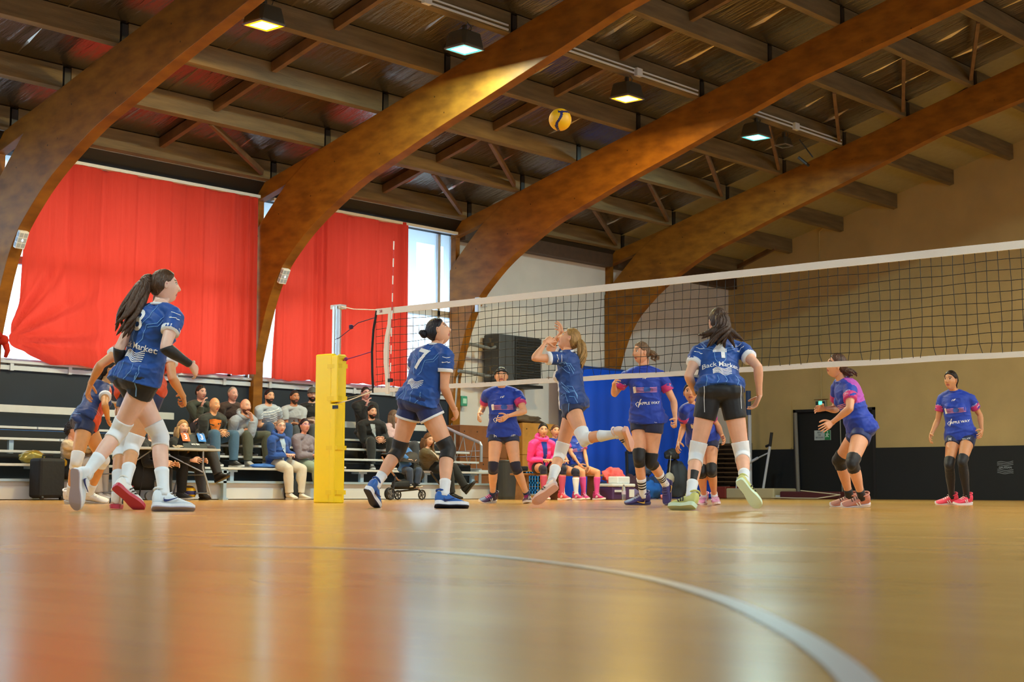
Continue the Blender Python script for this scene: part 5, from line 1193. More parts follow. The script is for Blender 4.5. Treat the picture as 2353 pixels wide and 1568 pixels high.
        if e[0] == 'cap':
            gb = MB(); vs = []; nu, nv = 40, 14
            for j in range(nv+1):
                th = pi*.46*j/nv
                for i in range(nu): ph = 2*pi*i/nu; d = V((sin(th)*sin(ph), sin(th)*cos(ph), cos(th))); p = head_point(d, True); vs.append(T(*(V((p.x, p.y, max(p.z, .03)))+d*.02)))
            gb.add(vs, [(j*nu+i, (j+1)*nu+i, (j+1)*nu+(i+1) % nu, j*nu+(i+1) % nu) for j in range(nv) for i in range(nu)])
            vs = [T(.062*sin(a)*k2, .08+(.075*k)*cos(a), .046-.012*k+dz) for dz in (0, .004) for k, k2 in ((0, 1), (1, .95)) for a in [-1.2+2.4*i/10 for i in range(11)]]
            gb.add(vs, [(i, i+1, 12+i, 11+i) for i in range(10)]+[(22+i, 33+i, 34+i, 23+i) for i in range(10)]+[(11+i, 12+i, 34+i, 33+i) for i in range(10)]); part(gb, 'cap', mat('cap '+e[1], e[1], .7), root, smooth=True)
    return out
def make_shoe(A, T, K, side, S, spec, root, sd):
    """spec: main colour material, sole, accent; optional boot"""
    d = (T-A).normalized(); leg = (K-A).normalized(); side = side.normalized()
    sx = d.cross(leg); sx = sx.normalized() if sx.length > .1 else side
    if sx.dot(side) < 0: sx = -sx
    upn = sx.cross(d); upn = upn if upn.dot(leg) > 0 else -upn
    a = radians(20.5); f = (d*cos(a)+upn*sin(a)).normalized(); u = (upn*cos(a)-d*sin(a)).normalized()
    s = S; w_ = f.cross(u)
    def P(x, y, z): return A+f*x*s+w_*y*s+u*z*s
    b = MB(); rg = [(-.078, -.045, .012, .018), (-.072, -.05, .035, .028), (-.055, -.058, .055, .034), (-.02, -.06, .052, .037), (.02, -.06, .038, .039), (.05, -.06, .018, .041), (.08, -.062, -.002, .044), (.12, -.063, -.020, .048), (.15, -.062, -.032, .047), (.175, -.059, -.040, .040), (.195, -.056, -.047, .026), (.201, -.054, -.052, .012)]
    if spec.get('boot'): rg = [(x, z0, z1+(.05 if x < .03 else 0), h) for x, z0, z1, h in rg]
    rings = [(P(x, 0, (z0+z1)/2), w_, u, h*s, (z1-z0)/2*s) for x, z0, z1, h in crom(rg, 2)]; loft(b, rings, 18, 0, 2.35)
    so = part(b, 'shoe', spec['mat'], root, smooth=True)
    b = MB(); rg = [(-.084, .016), (-.078, .03), (-.055, .037), (-.01, .037), (.04, .037), (.08, .045), (.13, .051), (.17, .045), (.195, .030), (.207, .012)]; th = spec.get('th', .028)
    vs = []; n = len(rg); q = crom(rg, 2); n = len(q)
    for x, h in q:
        ts = .012*max(0, (x-.13)/.07)**2; z0 = -.085+ts; z1 = -.085+th+ts*.8+(.006 if x < -.03 else 0)
        for y, z in ((-h*.93, z0), (h*.93, z0), (h*1.04, z1), (-h*1.04, z1)): vs.append(P(x, y, z))
    b.add(vs, [(4*i+k, 4*i+(k+1) % 4, 4*i+4+(k+1) % 4, 4*i+4+k) for i in range(n-1) for k in range(4)]+[(3, 2, 1, 0), tuple(4*(n-1)+k for k in range(4))])
    part(b, 'sole', spec.get('sole', MATS.get('white painted metal')), so, bevel=.003)
    if spec.get('out'):
        b = MB(); vs = []
        for x, h in q:
            ts = .012*max(0, (x-.13)/.07)**2
            for y, z in ((-h*.96, -.089+ts), (h*.96, -.089+ts), (h*.985, -.081+ts), (-h*.985, -.081+ts)): vs.append(P(x, y, z))
        b.add(vs, [(4*i+k, 4*i+(k+1) % 4, 4*i+4+(k+1) % 4, 4*i+4+k) for i in range(n-1) for k in range(4)]+[(3, 2, 1, 0), tuple(4*(n-1)+k for k in range(4))]); part(b, 'outsole', spec['out'], so)
    b = MB(); b.tube([P(-.022+.043*cos(t_), .034*sin(t_), .052-.012*cos(t_)) for t_ in [2*pi*i/16 for i in range(16)]], .0085*s, 8, closed=True); part(b, 'collar', spec.get('collar', spec['mat']), so, smooth=True)
    b = MB()
    for i in range(4): x = .035+i*.022; z = .026-.012*i; b.bar(P(x, -.024, z), P(x, .024, z), .006, .005, up=tuple(u))
    b.tube([P(.03, 0, .045), P(.05, -.025, .035), P(.035, -.03, .025), P(.03, 0, .04), P(.05, .025, .035), P(.035, .03, .025)], .0025, 5)
    part(b, 'laces', spec.get('lace', spec.get('sole')), so)
    if spec.get('swoosh'):
        for sgn in (-1, 1):
            pts = [(.075, -.026, .003), (.04, -.040, .004), (.012, -.048, .008), (-.006, -.048, .012), (-.012, -.038, .010), (-.008, -.022, .004)] if spec['swoosh'] is not True else [(.085, -.018, .0015), (.05, -.032, .0035), (.02, -.042, .006), (-.002, -.044, .009), (-.012, -.036, .009), (-.008, -.02, .003)]
            vs = []
            for x, z, hh in crom(pts, 3):
                hw = .040+.012*max(0, min(1, (x+.02)/.1)); 
                for dz in (-hh, hh): vs.append(P(x, sgn*(hw*s/s+.0005), z+dz))
            # pushed on to the side of the upper
            bb = MB(); n = len(vs)//2; bb.add(vs, [(2*i, 2*i+1, 2*i+3, 2*i+2) for i in range(n-1)]); bb.add([v+w_*sgn*.004 for v in vs], [(2*i, 2*i+2, 2*i+3, 2*i+1) for i in range(n-1)])
            part(bb, 'side_mark', spec['accent'], so)
    elif spec.get('stripes'):
        bb = MB()
        for sgn in (-1, 1):
            for i in range(spec['stripes']): x = .03+.024*i; bb.bar(P(x+.012, sgn*.044, -.006-.01*i), P(x-.008, sgn*.047, -.045), .010, .006, up=tuple(w_))
        part(bb, 'side_stripes', spec['accent'], so)
    return so
def dots(o): return o
def decal(P_, kind, m, bvh, origin, ux, uy, vs, fs, parent, lift=.0035, sub=.02, dist=.5):
    """lay a flat outline on to the cloth by casting every point on to it"""
    n = ux.cross(uy).normalized(); bm = bmesh.new(); bv = [bm.verts.new((x, y, 0)) for x, y in vs]
    for f in fs:
        try: bm.faces.new([bv[i] for i in f])
        except ValueError: pass
    for _ in range(5):
        es = [e for e in bm.edges if e.calc_length() > sub]
        if not es: break
        bmesh.ops.subdivide_edges(bm, edges=es, cuts=1); bmesh.ops.triangulate(bm, faces=[f for f in bm.faces if len(f.verts) > 4])
    out = []; ok = True; bm.verts.index_update()
    for v in bm.verts:
        w_ = origin+ux*v.co.x+uy*v.co.y; h = bvh.ray_cast(w_+n*dist, -n, dist*2)
        out.append(h[0]+n*lift if h[0] else None)
    b = MB(); idx = {}; 
    for i, p in enumerate(out):
        if p is not None: idx[i] = len(b.v); b.v.append(tuple(p))
    for f in bm.faces:
        q = [v.index for v in f.verts]
        if all(i in idx for i in q):
            pp = [V(out[i]) for i in q]
            if max((pp[i]-pp[i-1]).length for i in range(len(pp))) < sub*4: b.f.append(tuple(idx[i] for i in q)); b.m.append(0)
    bm.free()
    if b.f: return part(b, kind, m, parent, fix=False)
def ribbon2d(pts, w_):
    vs = []; n = len(pts)
    for i, (x, y) in enumerate(pts):
        a = pts[max(0, i-1)]; c = pts[min(n-1, i+1)]; dx, dy = c[0]-a[0], c[1]-a[1]; L = math.hypot(dx, dy) or 1; vs += [(x-dy/L*w_/2, y+dx/L*w_/2), (x+dy/L*w_/2, y-dx/L*w_/2)]
    return vs, [(2*i, 2*i+1, 2*i+3, 2*i+2) for i in range(n-1)]
def merge2d(items):
    V_, F_ = [], []
    for vs, fs in items: k = len(V_); V_ += vs; F_ += [tuple(i+k for i in f) for f in fs]
    return V_, F_
def shift2d(it, dx, dy, sc=1., rot=0.): vs, fs = it; c, s = cos(rot), sin(rot); return [(dx+sc*(x*c-y*s), dy+sc*(x*s+y*c)) for x, y in vs], fs
# joints of every figure in metres: HD NK SL SR EL ER WL WR HL HR PL PR KL KR AL AR TL TR FD, then the figure scale
JT = {
 'P1': ((6.508,8.986,1.572), (6.444,8.951,1.420), (6.382,9.108,1.376), (6.461,8.786,1.354), (6.235,9.113,1.124), (6.320,8.702,1.113), (6.354,9.256,0.948), (6.553,8.713,1.008), (6.483,9.344,0.871), (6.694,8.782,0.934), (6.372,9.164,0.904), (6.376,8.984,0.904), (6.552,9.050,0.523), (6.323,9.223,0.550), (6.439,8.830,0.092), (6.020,9.173,0.225), (6.576,8.726,0.025), (5.986,9.194,0.022), (0.912,-0.400,0.087), 1.02),
 'P2': ((7.276,10.234,1.449), (7.226,10.174,1.301), (7.123,10.305,1.277), (7.309,10.029,1.257), (6.886,10.308,1.112), (7.257,9.887,1.012), (6.934,10.513,0.973), (7.444,9.987,0.874), (6.955,10.604,0.828), (7.553,10.102,0.806), (7.007,10.067,0.879), (7.086,9.907,0.879), (6.961,10.112,0.457), (6.978,9.996,0.472), (6.777,9.886,0.091), (6.775,9.773,0.168), (6.877,10.024,0.025), (6.865,9.708,0.022), (0.947,-0.321,0.000), 1.01),
 'P3': ((9.150,13.522,1.359), (9.090,13.548,1.209), (9.248,13.587,1.183), (9.019,13.402,1.159), (9.404,13.728,0.995), (8.894,13.216,0.988), (9.288,13.568,0.847), (9.037,13.368,0.855), (9.379,13.680,0.760), (9.134,13.476,0.770), (8.879,13.518,0.813), (8.783,13.373,0.813), (9.079,13.486,0.451), (8.639,13.292,0.432), (9.127,13.798,0.089), (8.749,13.567,0.089), (9.263,13.704,0.025), (8.782,13.405,0.025), (0.720,-0.688,0.087), 0.99),
 'P4': ((9.743,9.425,1.542), (9.662,9.382,1.400), (9.613,9.541,1.335), (9.635,9.219,1.330), (9.733,9.734,1.151), (9.638,9.244,1.039), (9.920,9.835,1.009), (9.811,9.287,0.855), (10.064,9.903,0.938), (9.941,9.340,0.753), (9.604,9.604,0.904), (9.592,9.425,0.904), (9.573,9.736,0.496), (9.738,9.287,0.505), (9.281,9.728,0.175), (9.547,9.146,0.092), (9.367,9.783,0.022), (9.663,9.020,0.025), (0.670,-0.641,0.375), 1.02),
 'P5': ((11.322,9.224,1.576), (11.240,9.178,1.441), (11.085,9.125,1.385), (11.385,9.254,1.429), (10.821,9.230,1.373), (11.384,9.523,1.522), (11.008,9.251,1.537), (11.331,9.322,1.660), (11.164,9.243,1.603), (11.409,9.435,1.760), (11.184,9.095,0.953), (11.339,9.178,0.953), (11.086,8.851,0.625), (11.261,9.289,0.488), (11.089,8.443,0.666), (10.981,9.177,0.191), (11.224,8.423,0.549), (10.875,9.299,0.022), (-0.450,0.740,0.500), 1.00),
 'P6': ((10.971,7.306,1.583), (10.980,7.327,1.414), (10.840,7.415,1.341), (11.088,7.162,1.367), (10.658,7.397,1.115), (11.014,6.941,1.192), (10.867,7.472,0.989), (11.096,6.982,0.953), (11.020,7.513,1.062), (11.106,7.068,0.802), (10.770,7.264,0.955), (10.884,7.125,0.955), (10.716,7.364,0.456), (10.942,7.057,0.457), (10.441,7.237,0.092), (10.644,6.842,0.214), (10.430,7.408,0.025), (10.704,6.743,0.022), (0.476,0.869,0.139), 1.02),
 'F1': ((13.891,12.372,1.524), (13.957,12.423,1.386), (14.076,12.289,1.333), (13.845,12.549,1.332), (14.044,12.135,1.104), (13.956,12.734,1.156), (13.821,12.209,1.040), (13.762,12.614,1.070), (13.677,12.241,0.962), (13.651,12.532,0.979), (14.057,12.365,0.830), (13.944,12.494,0.830), (14.024,12.252,0.437), (13.839,12.451,0.436), (14.282,12.286,0.088), (14.030,12.628,0.088), (14.147,12.194,0.025), (13.870,12.665,0.025), (-0.726,-0.638,0.259), 0.98),
 'F2': ((13.755,10.174,1.679), (13.784,10.161,1.510), (13.887,10.022,1.444), (13.682,10.300,1.445), (13.989,9.908,1.146), (13.689,10.500,1.233), (13.887,9.815,0.930), (13.501,10.362,1.337), (13.776,9.731,0.826), (13.405,10.229,1.396), (13.861,10.075,0.928), (13.819,10.250,0.928), (13.843,10.114,0.475), (13.710,10.182,0.518), (14.163,10.145,0.222), (13.915,10.275,0.092), (14.166,10.137,0.022), (13.810,10.412,0.025), (-0.915,0.402,0.035), 1.02),
 'F3': ((14.325,9.914,1.254), (14.414,9.947,1.124), (14.551,9.864,1.077), (14.254,9.955,1.067), (14.773,9.861,0.908), (14.421,10.084,0.886), (14.651,9.706,0.764), (14.279,10.052,0.690), (14.557,9.598,0.679), (14.161,9.999,0.586), (14.731,9.927,0.730), (14.630,10.066,0.730), (14.544,9.789,0.392), (14.505,9.898,0.377), (14.813,9.932,0.088), (14.774,10.048,0.088), (14.691,9.823,0.025), (14.613,10.020,0.025), (-0.851,-0.518,0.087), 0.98),
 'F4': ((13.763,7.755,1.415), (13.854,7.740,1.274), (13.763,7.603,1.197), (13.971,7.861,1.236), (13.597,7.520,0.972), (14.107,7.962,0.999), (13.627,7.737,0.840), (13.851,7.956,0.997), (13.481,7.791,0.762), (13.684,8.004,0.991), (13.898,7.551,0.761), (14.048,7.650,0.761), (13.617,7.517,0.437), (14.150,7.960,0.481), (13.905,7.571,0.092), (14.431,7.997,0.092), (13.820,7.720,0.025), (14.346,8.146,0.025), (-0.671,0.712,0.208), 1.02),
 'F5': ((18.152,8.619,1.554), (18.255,8.625,1.423), (18.332,8.465,1.349), (18.264,8.789,1.358), (18.502,8.405,1.125), (18.248,8.853,1.067), (18.366,8.326,0.927), (18.084,8.872,0.875), (18.233,8.290,0.825), (17.958,8.841,0.762), (18.346,8.497,0.844), (18.287,8.665,0.844), (18.060,8.451,0.533), (18.040,8.615,0.502), (18.255,8.489,0.091), (18.258,8.692,0.091), (18.105,8.567,0.025), (18.183,8.845,0.025), (-0.997,0.064,0.052), 1.01),
 'S1': ((15.129,19.850,1.680), (15.137,19.879,1.525), (15.306,19.834,1.480), (14.968,19.924,1.480), (15.255,19.826,1.200), (15.046,19.794,1.239), (15.046,19.696,1.245), (15.066,19.732,1.480), (14.911,19.732,1.245), (15.108,19.732,1.590), (15.405,20.097,1.140), (15.235,20.143,1.140), (15.369,19.680,1.173), (15.059,19.763,1.173), (15.328,19.683,0.765), (15.096,19.745,0.765), (15.313,19.511,0.705), (15.023,19.589,0.705), (0.000,-1.000,0.000), 1.00),
 'S2': ((14.850,19.140,1.444), (14.850,19.170,1.286), (15.028,19.170,1.240), (14.671,19.170,1.240), (15.171,19.381,1.099), (14.758,19.270,0.981), (15.067,19.154,1.045), (14.977,19.154,1.045), (14.977,19.064,0.995), (15.067,19.064,0.995), (15.111,19.500,0.957), (14.932,19.500,0.957), (15.207,19.084,0.995), (14.837,19.084,0.995), (15.195,19.080,0.577), (14.848,19.080,0.577), (15.225,18.907,0.515), (14.818,18.907,0.515), (0.000,-1.000,0.000), 1.02),
 'S3': ((15.747,19.830,1.683), (15.752,19.860,1.525), (15.928,19.829,1.479), (15.576,19.891,1.479), (16.126,20.004,1.359), (15.614,20.013,1.218), (15.955,19.842,1.262), (15.817,19.866,1.262), (15.820,19.825,1.262), (15.938,19.804,1.262), (16.021,20.104,1.142), (15.845,20.136,1.142), (16.022,19.678,1.183), (15.698,19.735,1.183), (15.981,19.685,0.767), (15.740,19.728,0.767), (15.980,19.509,0.706), (15.680,19.562,0.706), (-0.087,-0.996,0.000), 1.02),
 'S4': ((15.453,19.140,1.450), (15.453,19.170,1.289), (15.635,19.170,1.242), (15.271,19.170,1.242), (15.509,19.062,0.997), (15.285,19.281,0.968), (15.483,19.010,1.250), (15.467,19.137,1.085), (15.443,19.020,1.360), (15.467,19.017,1.035), (15.748,19.500,0.959), (15.565,19.500,0.959), (15.858,19.080,1.005), (15.467,19.077,1.005), (15.864,19.080,0.578), (15.480,19.080,0.578), (15.894,18.903,0.516), (15.450,18.903,0.516), (0.000,-1.000,0.000), 1.04),
 'S5': ((16.507,19.830,1.685), (16.512,19.860,1.526), (16.688,19.829,1.481), (16.336,19.891,1.481), (16.845,19.963,1.276), (16.406,19.955,1.206), (16.683,19.770,1.234), (16.594,19.786,1.234), (16.579,19.697,1.184), (16.667,19.682,1.184), (16.787,20.104,1.142), (16.610,20.136,1.142), (16.801,19.678,1.184), (16.452,19.740,1.184), (16.777,19.680,0.767), (16.475,19.733,0.767), (16.776,19.504,0.706), (16.416,19.567,0.706), (-0.174,-0.985,0.000), 1.02),
 'S6': ((17.086,19.870,1.700), (17.094,19.899,1.542), (17.266,19.853,1.496), (16.921,19.945,1.496), (17.217,19.848,1.209), (16.958,19.919,1.208), (17.003,19.716,1.256), (17.080,19.695,1.216), (16.868,19.752,1.256), (17.216,19.659,1.216), (17.383,20.097,1.142), (17.210,20.143,1.142), (17.359,19.671,1.184), (17.018,19.763,1.184), (17.336,19.675,0.767), (17.040,19.754,0.767), (17.320,19.499,0.706), (16.966,19.594,0.706), (-0.259,-0.966,0.000), 1.02),
 'S7': ((17.587,19.990,1.773), (17.599,20.017,1.613), (17.763,19.941,1.567), (17.436,20.093,1.567), (17.714,19.946,1.277), (17.468,20.063,1.277), (17.479,19.853,1.324), (17.551,19.819,1.284), (17.352,19.912,1.324), (17.678,19.760,1.284), (17.838,20.082,1.143), (17.674,20.158,1.143), (17.741,19.663,1.189), (17.416,19.814,1.189), (17.719,19.674,0.768), (17.439,19.805,0.768), (17.672,19.503,0.706), (17.337,19.659,0.706), (-0.574,-0.819,0.000), 1.03),
 'S8': ((15.738,18.620,1.127), (15.736,18.650,0.978), (15.903,18.665,0.935), (15.568,18.635,0.935), (16.012,18.822,0.739), (15.632,18.691,0.675), (15.980,18.587,0.701), (15.840,18.575,0.701), (15.853,18.536,0.701), (15.973,18.546,0.701), (15.970,18.857,0.581), (15.802,18.843,0.581), (16.082,18.485,0.474), (15.773,18.455,0.474), (16.061,18.504,0.082), (15.805,18.461,0.082), (16.105,18.344,0.024), (15.789,18.296,0.024), (-0.342,-0.938,0.052), 0.96),
 'S9': ((16.281,18.680,1.161), (16.278,18.710,1.009), (16.449,18.725,0.965), (16.108,18.695,0.965), (16.565,18.829,0.732), (16.192,18.708,0.699), (16.537,18.587,0.703), (16.397,18.575,0.703), (16.411,18.536,0.703), (16.530,18.546,0.703), (16.529,18.858,0.583), (16.358,18.842,0.583), (16.626,18.470,0.483), (16.334,18.445,0.479), (16.597,18.442,0.083), (16.366,18.382,0.083), (16.642,18.278,0.025), (16.351,18.213,0.025), (-0.172,-0.975,0.139), 0.98),
 'S10': ((16.847,18.880,1.114), (16.857,18.908,0.967), (17.014,18.851,0.924), (16.701,18.965,0.924), (17.057,18.834,0.657), (16.839,19.106,0.739), (17.114,18.922,0.870), (16.982,18.970,0.870), (16.978,18.929,0.870), (17.091,18.888,0.870), (17.219,19.171,0.750), (17.062,19.229,0.750), (17.174,18.830,0.952), (16.877,18.939,0.952), (17.111,18.785,0.571), (16.897,18.863,0.571), (17.084,18.623,0.514), (16.813,18.722,0.514), (-0.342,-0.940,0.000), 0.95),
 'S11': ((13.593,18.240,1.026), (13.588,18.270,0.876), (13.755,18.299,0.832), (13.421,18.240,0.832), (13.810,18.203,0.579), (13.401,18.131,0.579), (13.763,17.965,0.565), (13.527,17.924,0.565), (13.758,17.822,0.565), (13.581,17.791,0.565), (13.926,18.515,0.542), (13.758,18.485,0.542), (14.068,18.178,0.723), (13.788,18.084,0.475), (14.091,18.036,0.352), (13.848,18.075,0.082), (14.122,17.864,0.352), (13.847,17.907,0.024), (-0.206,-0.969,0.139), 0.97),
 'S12': ((13.062,18.210,0.977), (13.054,18.239,0.822), (13.223,18.284,0.777), (12.885,18.194,0.777), (13.287,18.199,0.513), (12.873,18.088,0.513), (13.256,17.951,0.502), (13.024,17.889,0.502), (13.263,17.808,0.502), (13.089,17.762,0.502), (13.392,18.573,0.545), (13.222,18.527,0.545), (13.587,18.204,0.495), (13.240,18.111,0.495), (13.575,18.208,0.085), (13.252,18.100,0.085), (13.648,18.051,0.025), (13.267,17.928,0.025), (0.866,-0.500,0.000), 1.00),
 'S13': ((11.864,18.360,0.942), (11.847,18.385,0.795), (11.983,18.480,0.752), (11.711,18.289,0.752), (12.130,18.632,0.583), (11.960,18.377,0.692), (12.315,18.519,0.680), (12.190,18.436,0.682), (12.231,18.412,0.680), (12.319,18.477,0.682), (12.171,18.748,0.560), (12.034,18.652,0.560), (12.441,18.469,0.469), (12.206,18.304,0.467), (12.426,18.438,0.081), (12.250,18.291,0.081), (12.543,18.323,0.024), (12.318,18.141,0.024), (0.574,-0.819,0.000), 0.95),
 'S14': ((18.310,19.270,1.483), (18.322,19.297,1.328), (18.481,19.223,1.283), (18.164,19.371,1.283), (18.669,19.315,1.089), (18.247,19.418,1.014), (18.469,19.174,1.035), (18.388,19.212,1.035), (18.350,19.130,0.985), (18.431,19.092,0.985), (18.650,19.463,0.955), (18.491,19.537,0.955), (18.563,19.053,0.985), (18.234,19.206,0.985), (18.556,19.066,0.575), (18.239,19.191,0.575), (18.511,18.899,0.515), (18.140,19.050,0.515), (-0.259,-0.966,0.000), 1.00),
 'S15': ((18.914,20.080,1.865), (18.924,20.108,1.710), (19.088,20.048,1.665), (18.759,20.168,1.665), (19.108,20.000,1.385), (18.826,20.032,1.424), (18.960,19.842,1.260), (18.841,19.968,1.665), (18.824,19.849,1.260), (18.882,19.964,1.775), (19.069,20.090,1.140), (18.904,20.150,1.140), (19.018,19.674,1.175), (18.677,19.798,1.175), (19.009,19.686,0.765), (18.683,19.783,0.765), (18.979,19.516,0.705), (18.597,19.634,0.705), (-0.342,-0.940,0.000), 1.00),
 'S16': ((19.026,19.470,1.442), (19.021,19.500,1.298), (19.181,19.528,1.256), (18.861,19.471,1.256), (19.212,19.464,1.000), (18.870,19.399,1.001), (19.149,19.246,0.948), (19.011,19.222,0.948), (19.028,19.184,0.948), (19.146,19.205,0.948), (19.114,19.514,0.828), (18.953,19.486,0.828), (19.259,19.172,0.948), (18.935,19.114,0.946), (19.259,19.134,0.569), (18.951,19.059,0.569), (19.316,18.983,0.513), (18.949,18.898,0.513), (0.500,-0.866,0.000), 0.93),
 'S17': ((18.975,18.560,1.012), (18.960,18.586,0.857), (19.112,18.673,0.812), (18.808,18.498,0.812), (19.288,18.799,0.626), (19.078,18.550,0.733), (19.474,18.651,0.705), (19.325,18.577,0.710), (19.381,18.552,0.705), (19.458,18.607,0.710), (19.354,18.894,0.585), (19.202,18.806,0.585), (19.624,18.573,0.559), (19.342,18.421,0.492), (19.735,18.398,0.205), (19.382,18.390,0.085), (19.813,18.264,0.298), (19.441,18.228,0.025), (-0.171,-0.970,-0.174), 1.00),
 'S18': ((17.587,17.770,0.917), (17.592,17.800,0.832), (17.687,17.783,0.807), (17.497,17.816,0.807), (17.685,17.661,0.708), (17.504,17.694,0.709), (17.669,17.542,0.641), (17.519,17.574,0.644), (17.534,17.526,0.641), (17.640,17.512,0.644), (17.690,17.742,0.472), (17.594,17.758,0.472), (17.691,17.511,0.469), (17.514,17.542,0.469), (17.672,17.542,0.247), (17.542,17.564,0.247), (17.685,17.444,0.214), (17.496,17.478,0.214), (-0.174,-0.985,0.000), 0.55),
 'B1': ((20.165,17.000,1.179), (20.175,17.028,1.016), (20.348,16.965,0.969), (20.003,17.091,0.969), (20.520,17.064,0.745), (20.026,17.184,0.686), (20.309,16.922,0.680), (20.177,16.970,0.680), (20.173,16.929,0.680), (20.286,16.888,0.680), (20.422,17.168,0.560), (20.249,17.232,0.560), (20.375,16.732,0.519), (20.014,16.860,0.519), (20.376,16.759,0.089), (20.034,16.863,0.089), (20.343,16.581,0.026), (19.945,16.705,0.026), (-0.643,-0.766,0.000), 1.05),
 'B2': ((21.372,17.290,1.255), (21.385,17.317,1.103), (21.540,17.245,1.059), (21.230,17.390,1.059), (21.510,17.155,0.797), (21.260,17.266,0.811), (21.447,17.048,0.585), (21.302,17.119,0.619), (21.392,16.959,0.485), (21.305,17.015,0.519), (21.530,17.278,0.553), (21.363,17.322,0.553), (21.511,16.872,0.484), (21.187,16.957,0.484), (21.500,16.892,0.083), (21.211,16.949,0.083), (21.486,16.724,0.025), (21.139,16.796,0.025), (-0.163,-0.925,-0.342), 0.98),
 'B3': ((20.804,17.260,1.190), (20.812,17.289,1.040), (20.976,17.245,0.996), (20.648,17.333,0.996), (21.006,17.200,0.725), (20.641,17.282,0.725), (20.852,17.021,0.672), (20.716,17.057,0.672), (20.716,17.016,0.672), (20.832,16.985,0.672), (20.936,17.278,0.552), (20.771,17.322,0.552), (20.915,16.878,0.480), (20.600,16.960,0.479), (20.900,16.873,0.082), (20.614,16.929,0.082), (20.887,16.706,0.024), (20.542,16.778,0.024), (-0.500,-0.866,0.000), 0.97),
}
# ================================================================ THE PLAYERS
jb = cloth('09499c', .6); jb_dark = cloth('083f88', .6); white_c = cloth('e9edf2'); black_c = cloth('0d0f14', .6); navy_c = cloth('14244e', .6); orange_c = cloth('e2512c')
royal = cloth('0a3ab0', .6); magenta = cloth('c8307e', .6); ppink = cloth('ff3fa0', .6); line_w = mat('print white', 'f2f4f6', .6); line_b = mat('print pale blue', '6fa4de', .6); pinkline = mat('print pink', 'f2a0c6', .6)
sock_w = cloth('e6eef4', .8); pad_w = cloth('e9eef2', .7); pad_b = cloth('0e0f12', .6); sole_w = mat('shoe sole white', 'eef2f5', .4)
def shoe(c, sole='f2f5f8', **k):
    d = {'mat': mat('shoe '+c, c, .5, bump=.1, bscale=40), 'sole': mat('shoe sole '+sole, sole, .45)}; d.update(k); return d
def anchor(o, h, lateral=0., side='back'):
    """a spot on the shirt: height share h along the trunk, metres to the person's left"""
    n = -o['f1'] if side == 'back' else o['f1']; u = o['up']; P = o['P']; L = (o['J']['NK']-P).length
    ux = u.cross(n).normalized(); return P+u*L*h+o['ss']*lateral, ux, u
def put(o, kind, m, items, h, lateral=0., side='back', on='shirt', rot=0., lift=.0035):
    org, ux, uy = anchor(o, h, lateral, side)
    if rot: c, s = cos(rot), sin(rot); ux, uy = ux*c+uy*s, uy*c-ux*s
    bv = o['shirt_bvh'] if on == 'shirt' else o['short_bvh']
    vs, fs = merge2d(items); return decal(None, kind, m, bv, org, ux, uy, vs, fs, o['shirt'] if on == 'shirt' else o['shorts'], lift=lift)
def waves(w_, h_, n=6, lw=.006):
    it = []
    for k in range(n):
        y = h_*(.5-k/(n-1)); it.append(ribbon2d([(w_*(t/10-.5), y*(.55+.45*t/10)+.012*sin(t*.8)) for t in range(11)], lw))
    return it
def back_print(o, num=None, word=None, seed=0, full=True):
    r = random.Random(seed); S = o['S']
    if num: put(o, 'shirt_number', line_w, [text2d(num, .26 if num != '8' else .21, .02, squash=.9)], .72 if num != '8' else .77, .0 if num != '8' else .035)
    if word: put(o, 'shirt_word', line_w, [text2d(word, .060, .012, squash=1.)], .44)
    put(o, 'shirt_emblem', line_w, waves(.16, .075), .31, -.01)
    ln = []
    for sx in (-1, 1):
        ln += [ribbon2d([(sx*.14, .10), (sx*.115, .03), (sx*.05, .0), (sx*.045, -.10), (sx*.02, -.14)], .005), ribbon2d([(sx*.15, .07), (sx*.125, .01), (sx*.062, -.015)], .004), ribbon2d([(sx*.04, .15), (sx*.05, .06), (sx*.012, .0)], .004)]
    put(o, 'shirt_lines', line_b, ln, .74)
    ln = []
    for k in range(4): x = -.12+.08*k+r.uniform(-.02, .02); ln.append(ribbon2d([(x, .05), (x+r.uniform(-.03, .03), .0), (x+r.uniform(-.05, .05), -.08)], .005))
    put(o, 'shirt_lines', line_b, ln, .12)
def sleeve_bits(o, m=None):
    J = o['J']; bv = o['shirt_bvh']; cam_ = V((0, 0, .15))
    for sd in 'LR':
        c = J['S'+sd].lerp(J['E'+sd], .25); n = (cam_-c).normalized(); d = (J['E'+sd]-J['S'+sd]).normalized(); ux = d.cross(n)
        if ux.length < .3: continue
        ux.normalize(); n = ux.cross(d).normalized()
        if n.dot(cam_-c) < 0: n = -n
        uy = n.cross(ux); uy.normalize(); it = []
        for k in range(7): a = k*2.4; it.append(ribbon2d([(.03*cos(a)-.008, .035*sin(a*1.3)), (.03*cos(a)+.008, .035*sin(a*1.3)+.003)], .005))
        it.append(ribbon2d([(-.035, -.045), (0, -.038), (.035, -.045)], .005)); vs, fs = merge2d(it)
        decal(None, 'sleeve_print', m or line_w, bv, c, ux, uy, vs, fs, o['shirt'], dist=.15)
def home_top(**k):
    d = dict(mat=jb, sleeve=.26, cuff=white_c, collar=white_c, front=orange_c, hem=-.07, grow=.011); d.update(k); return d
Vp = lambda *a: V(a)
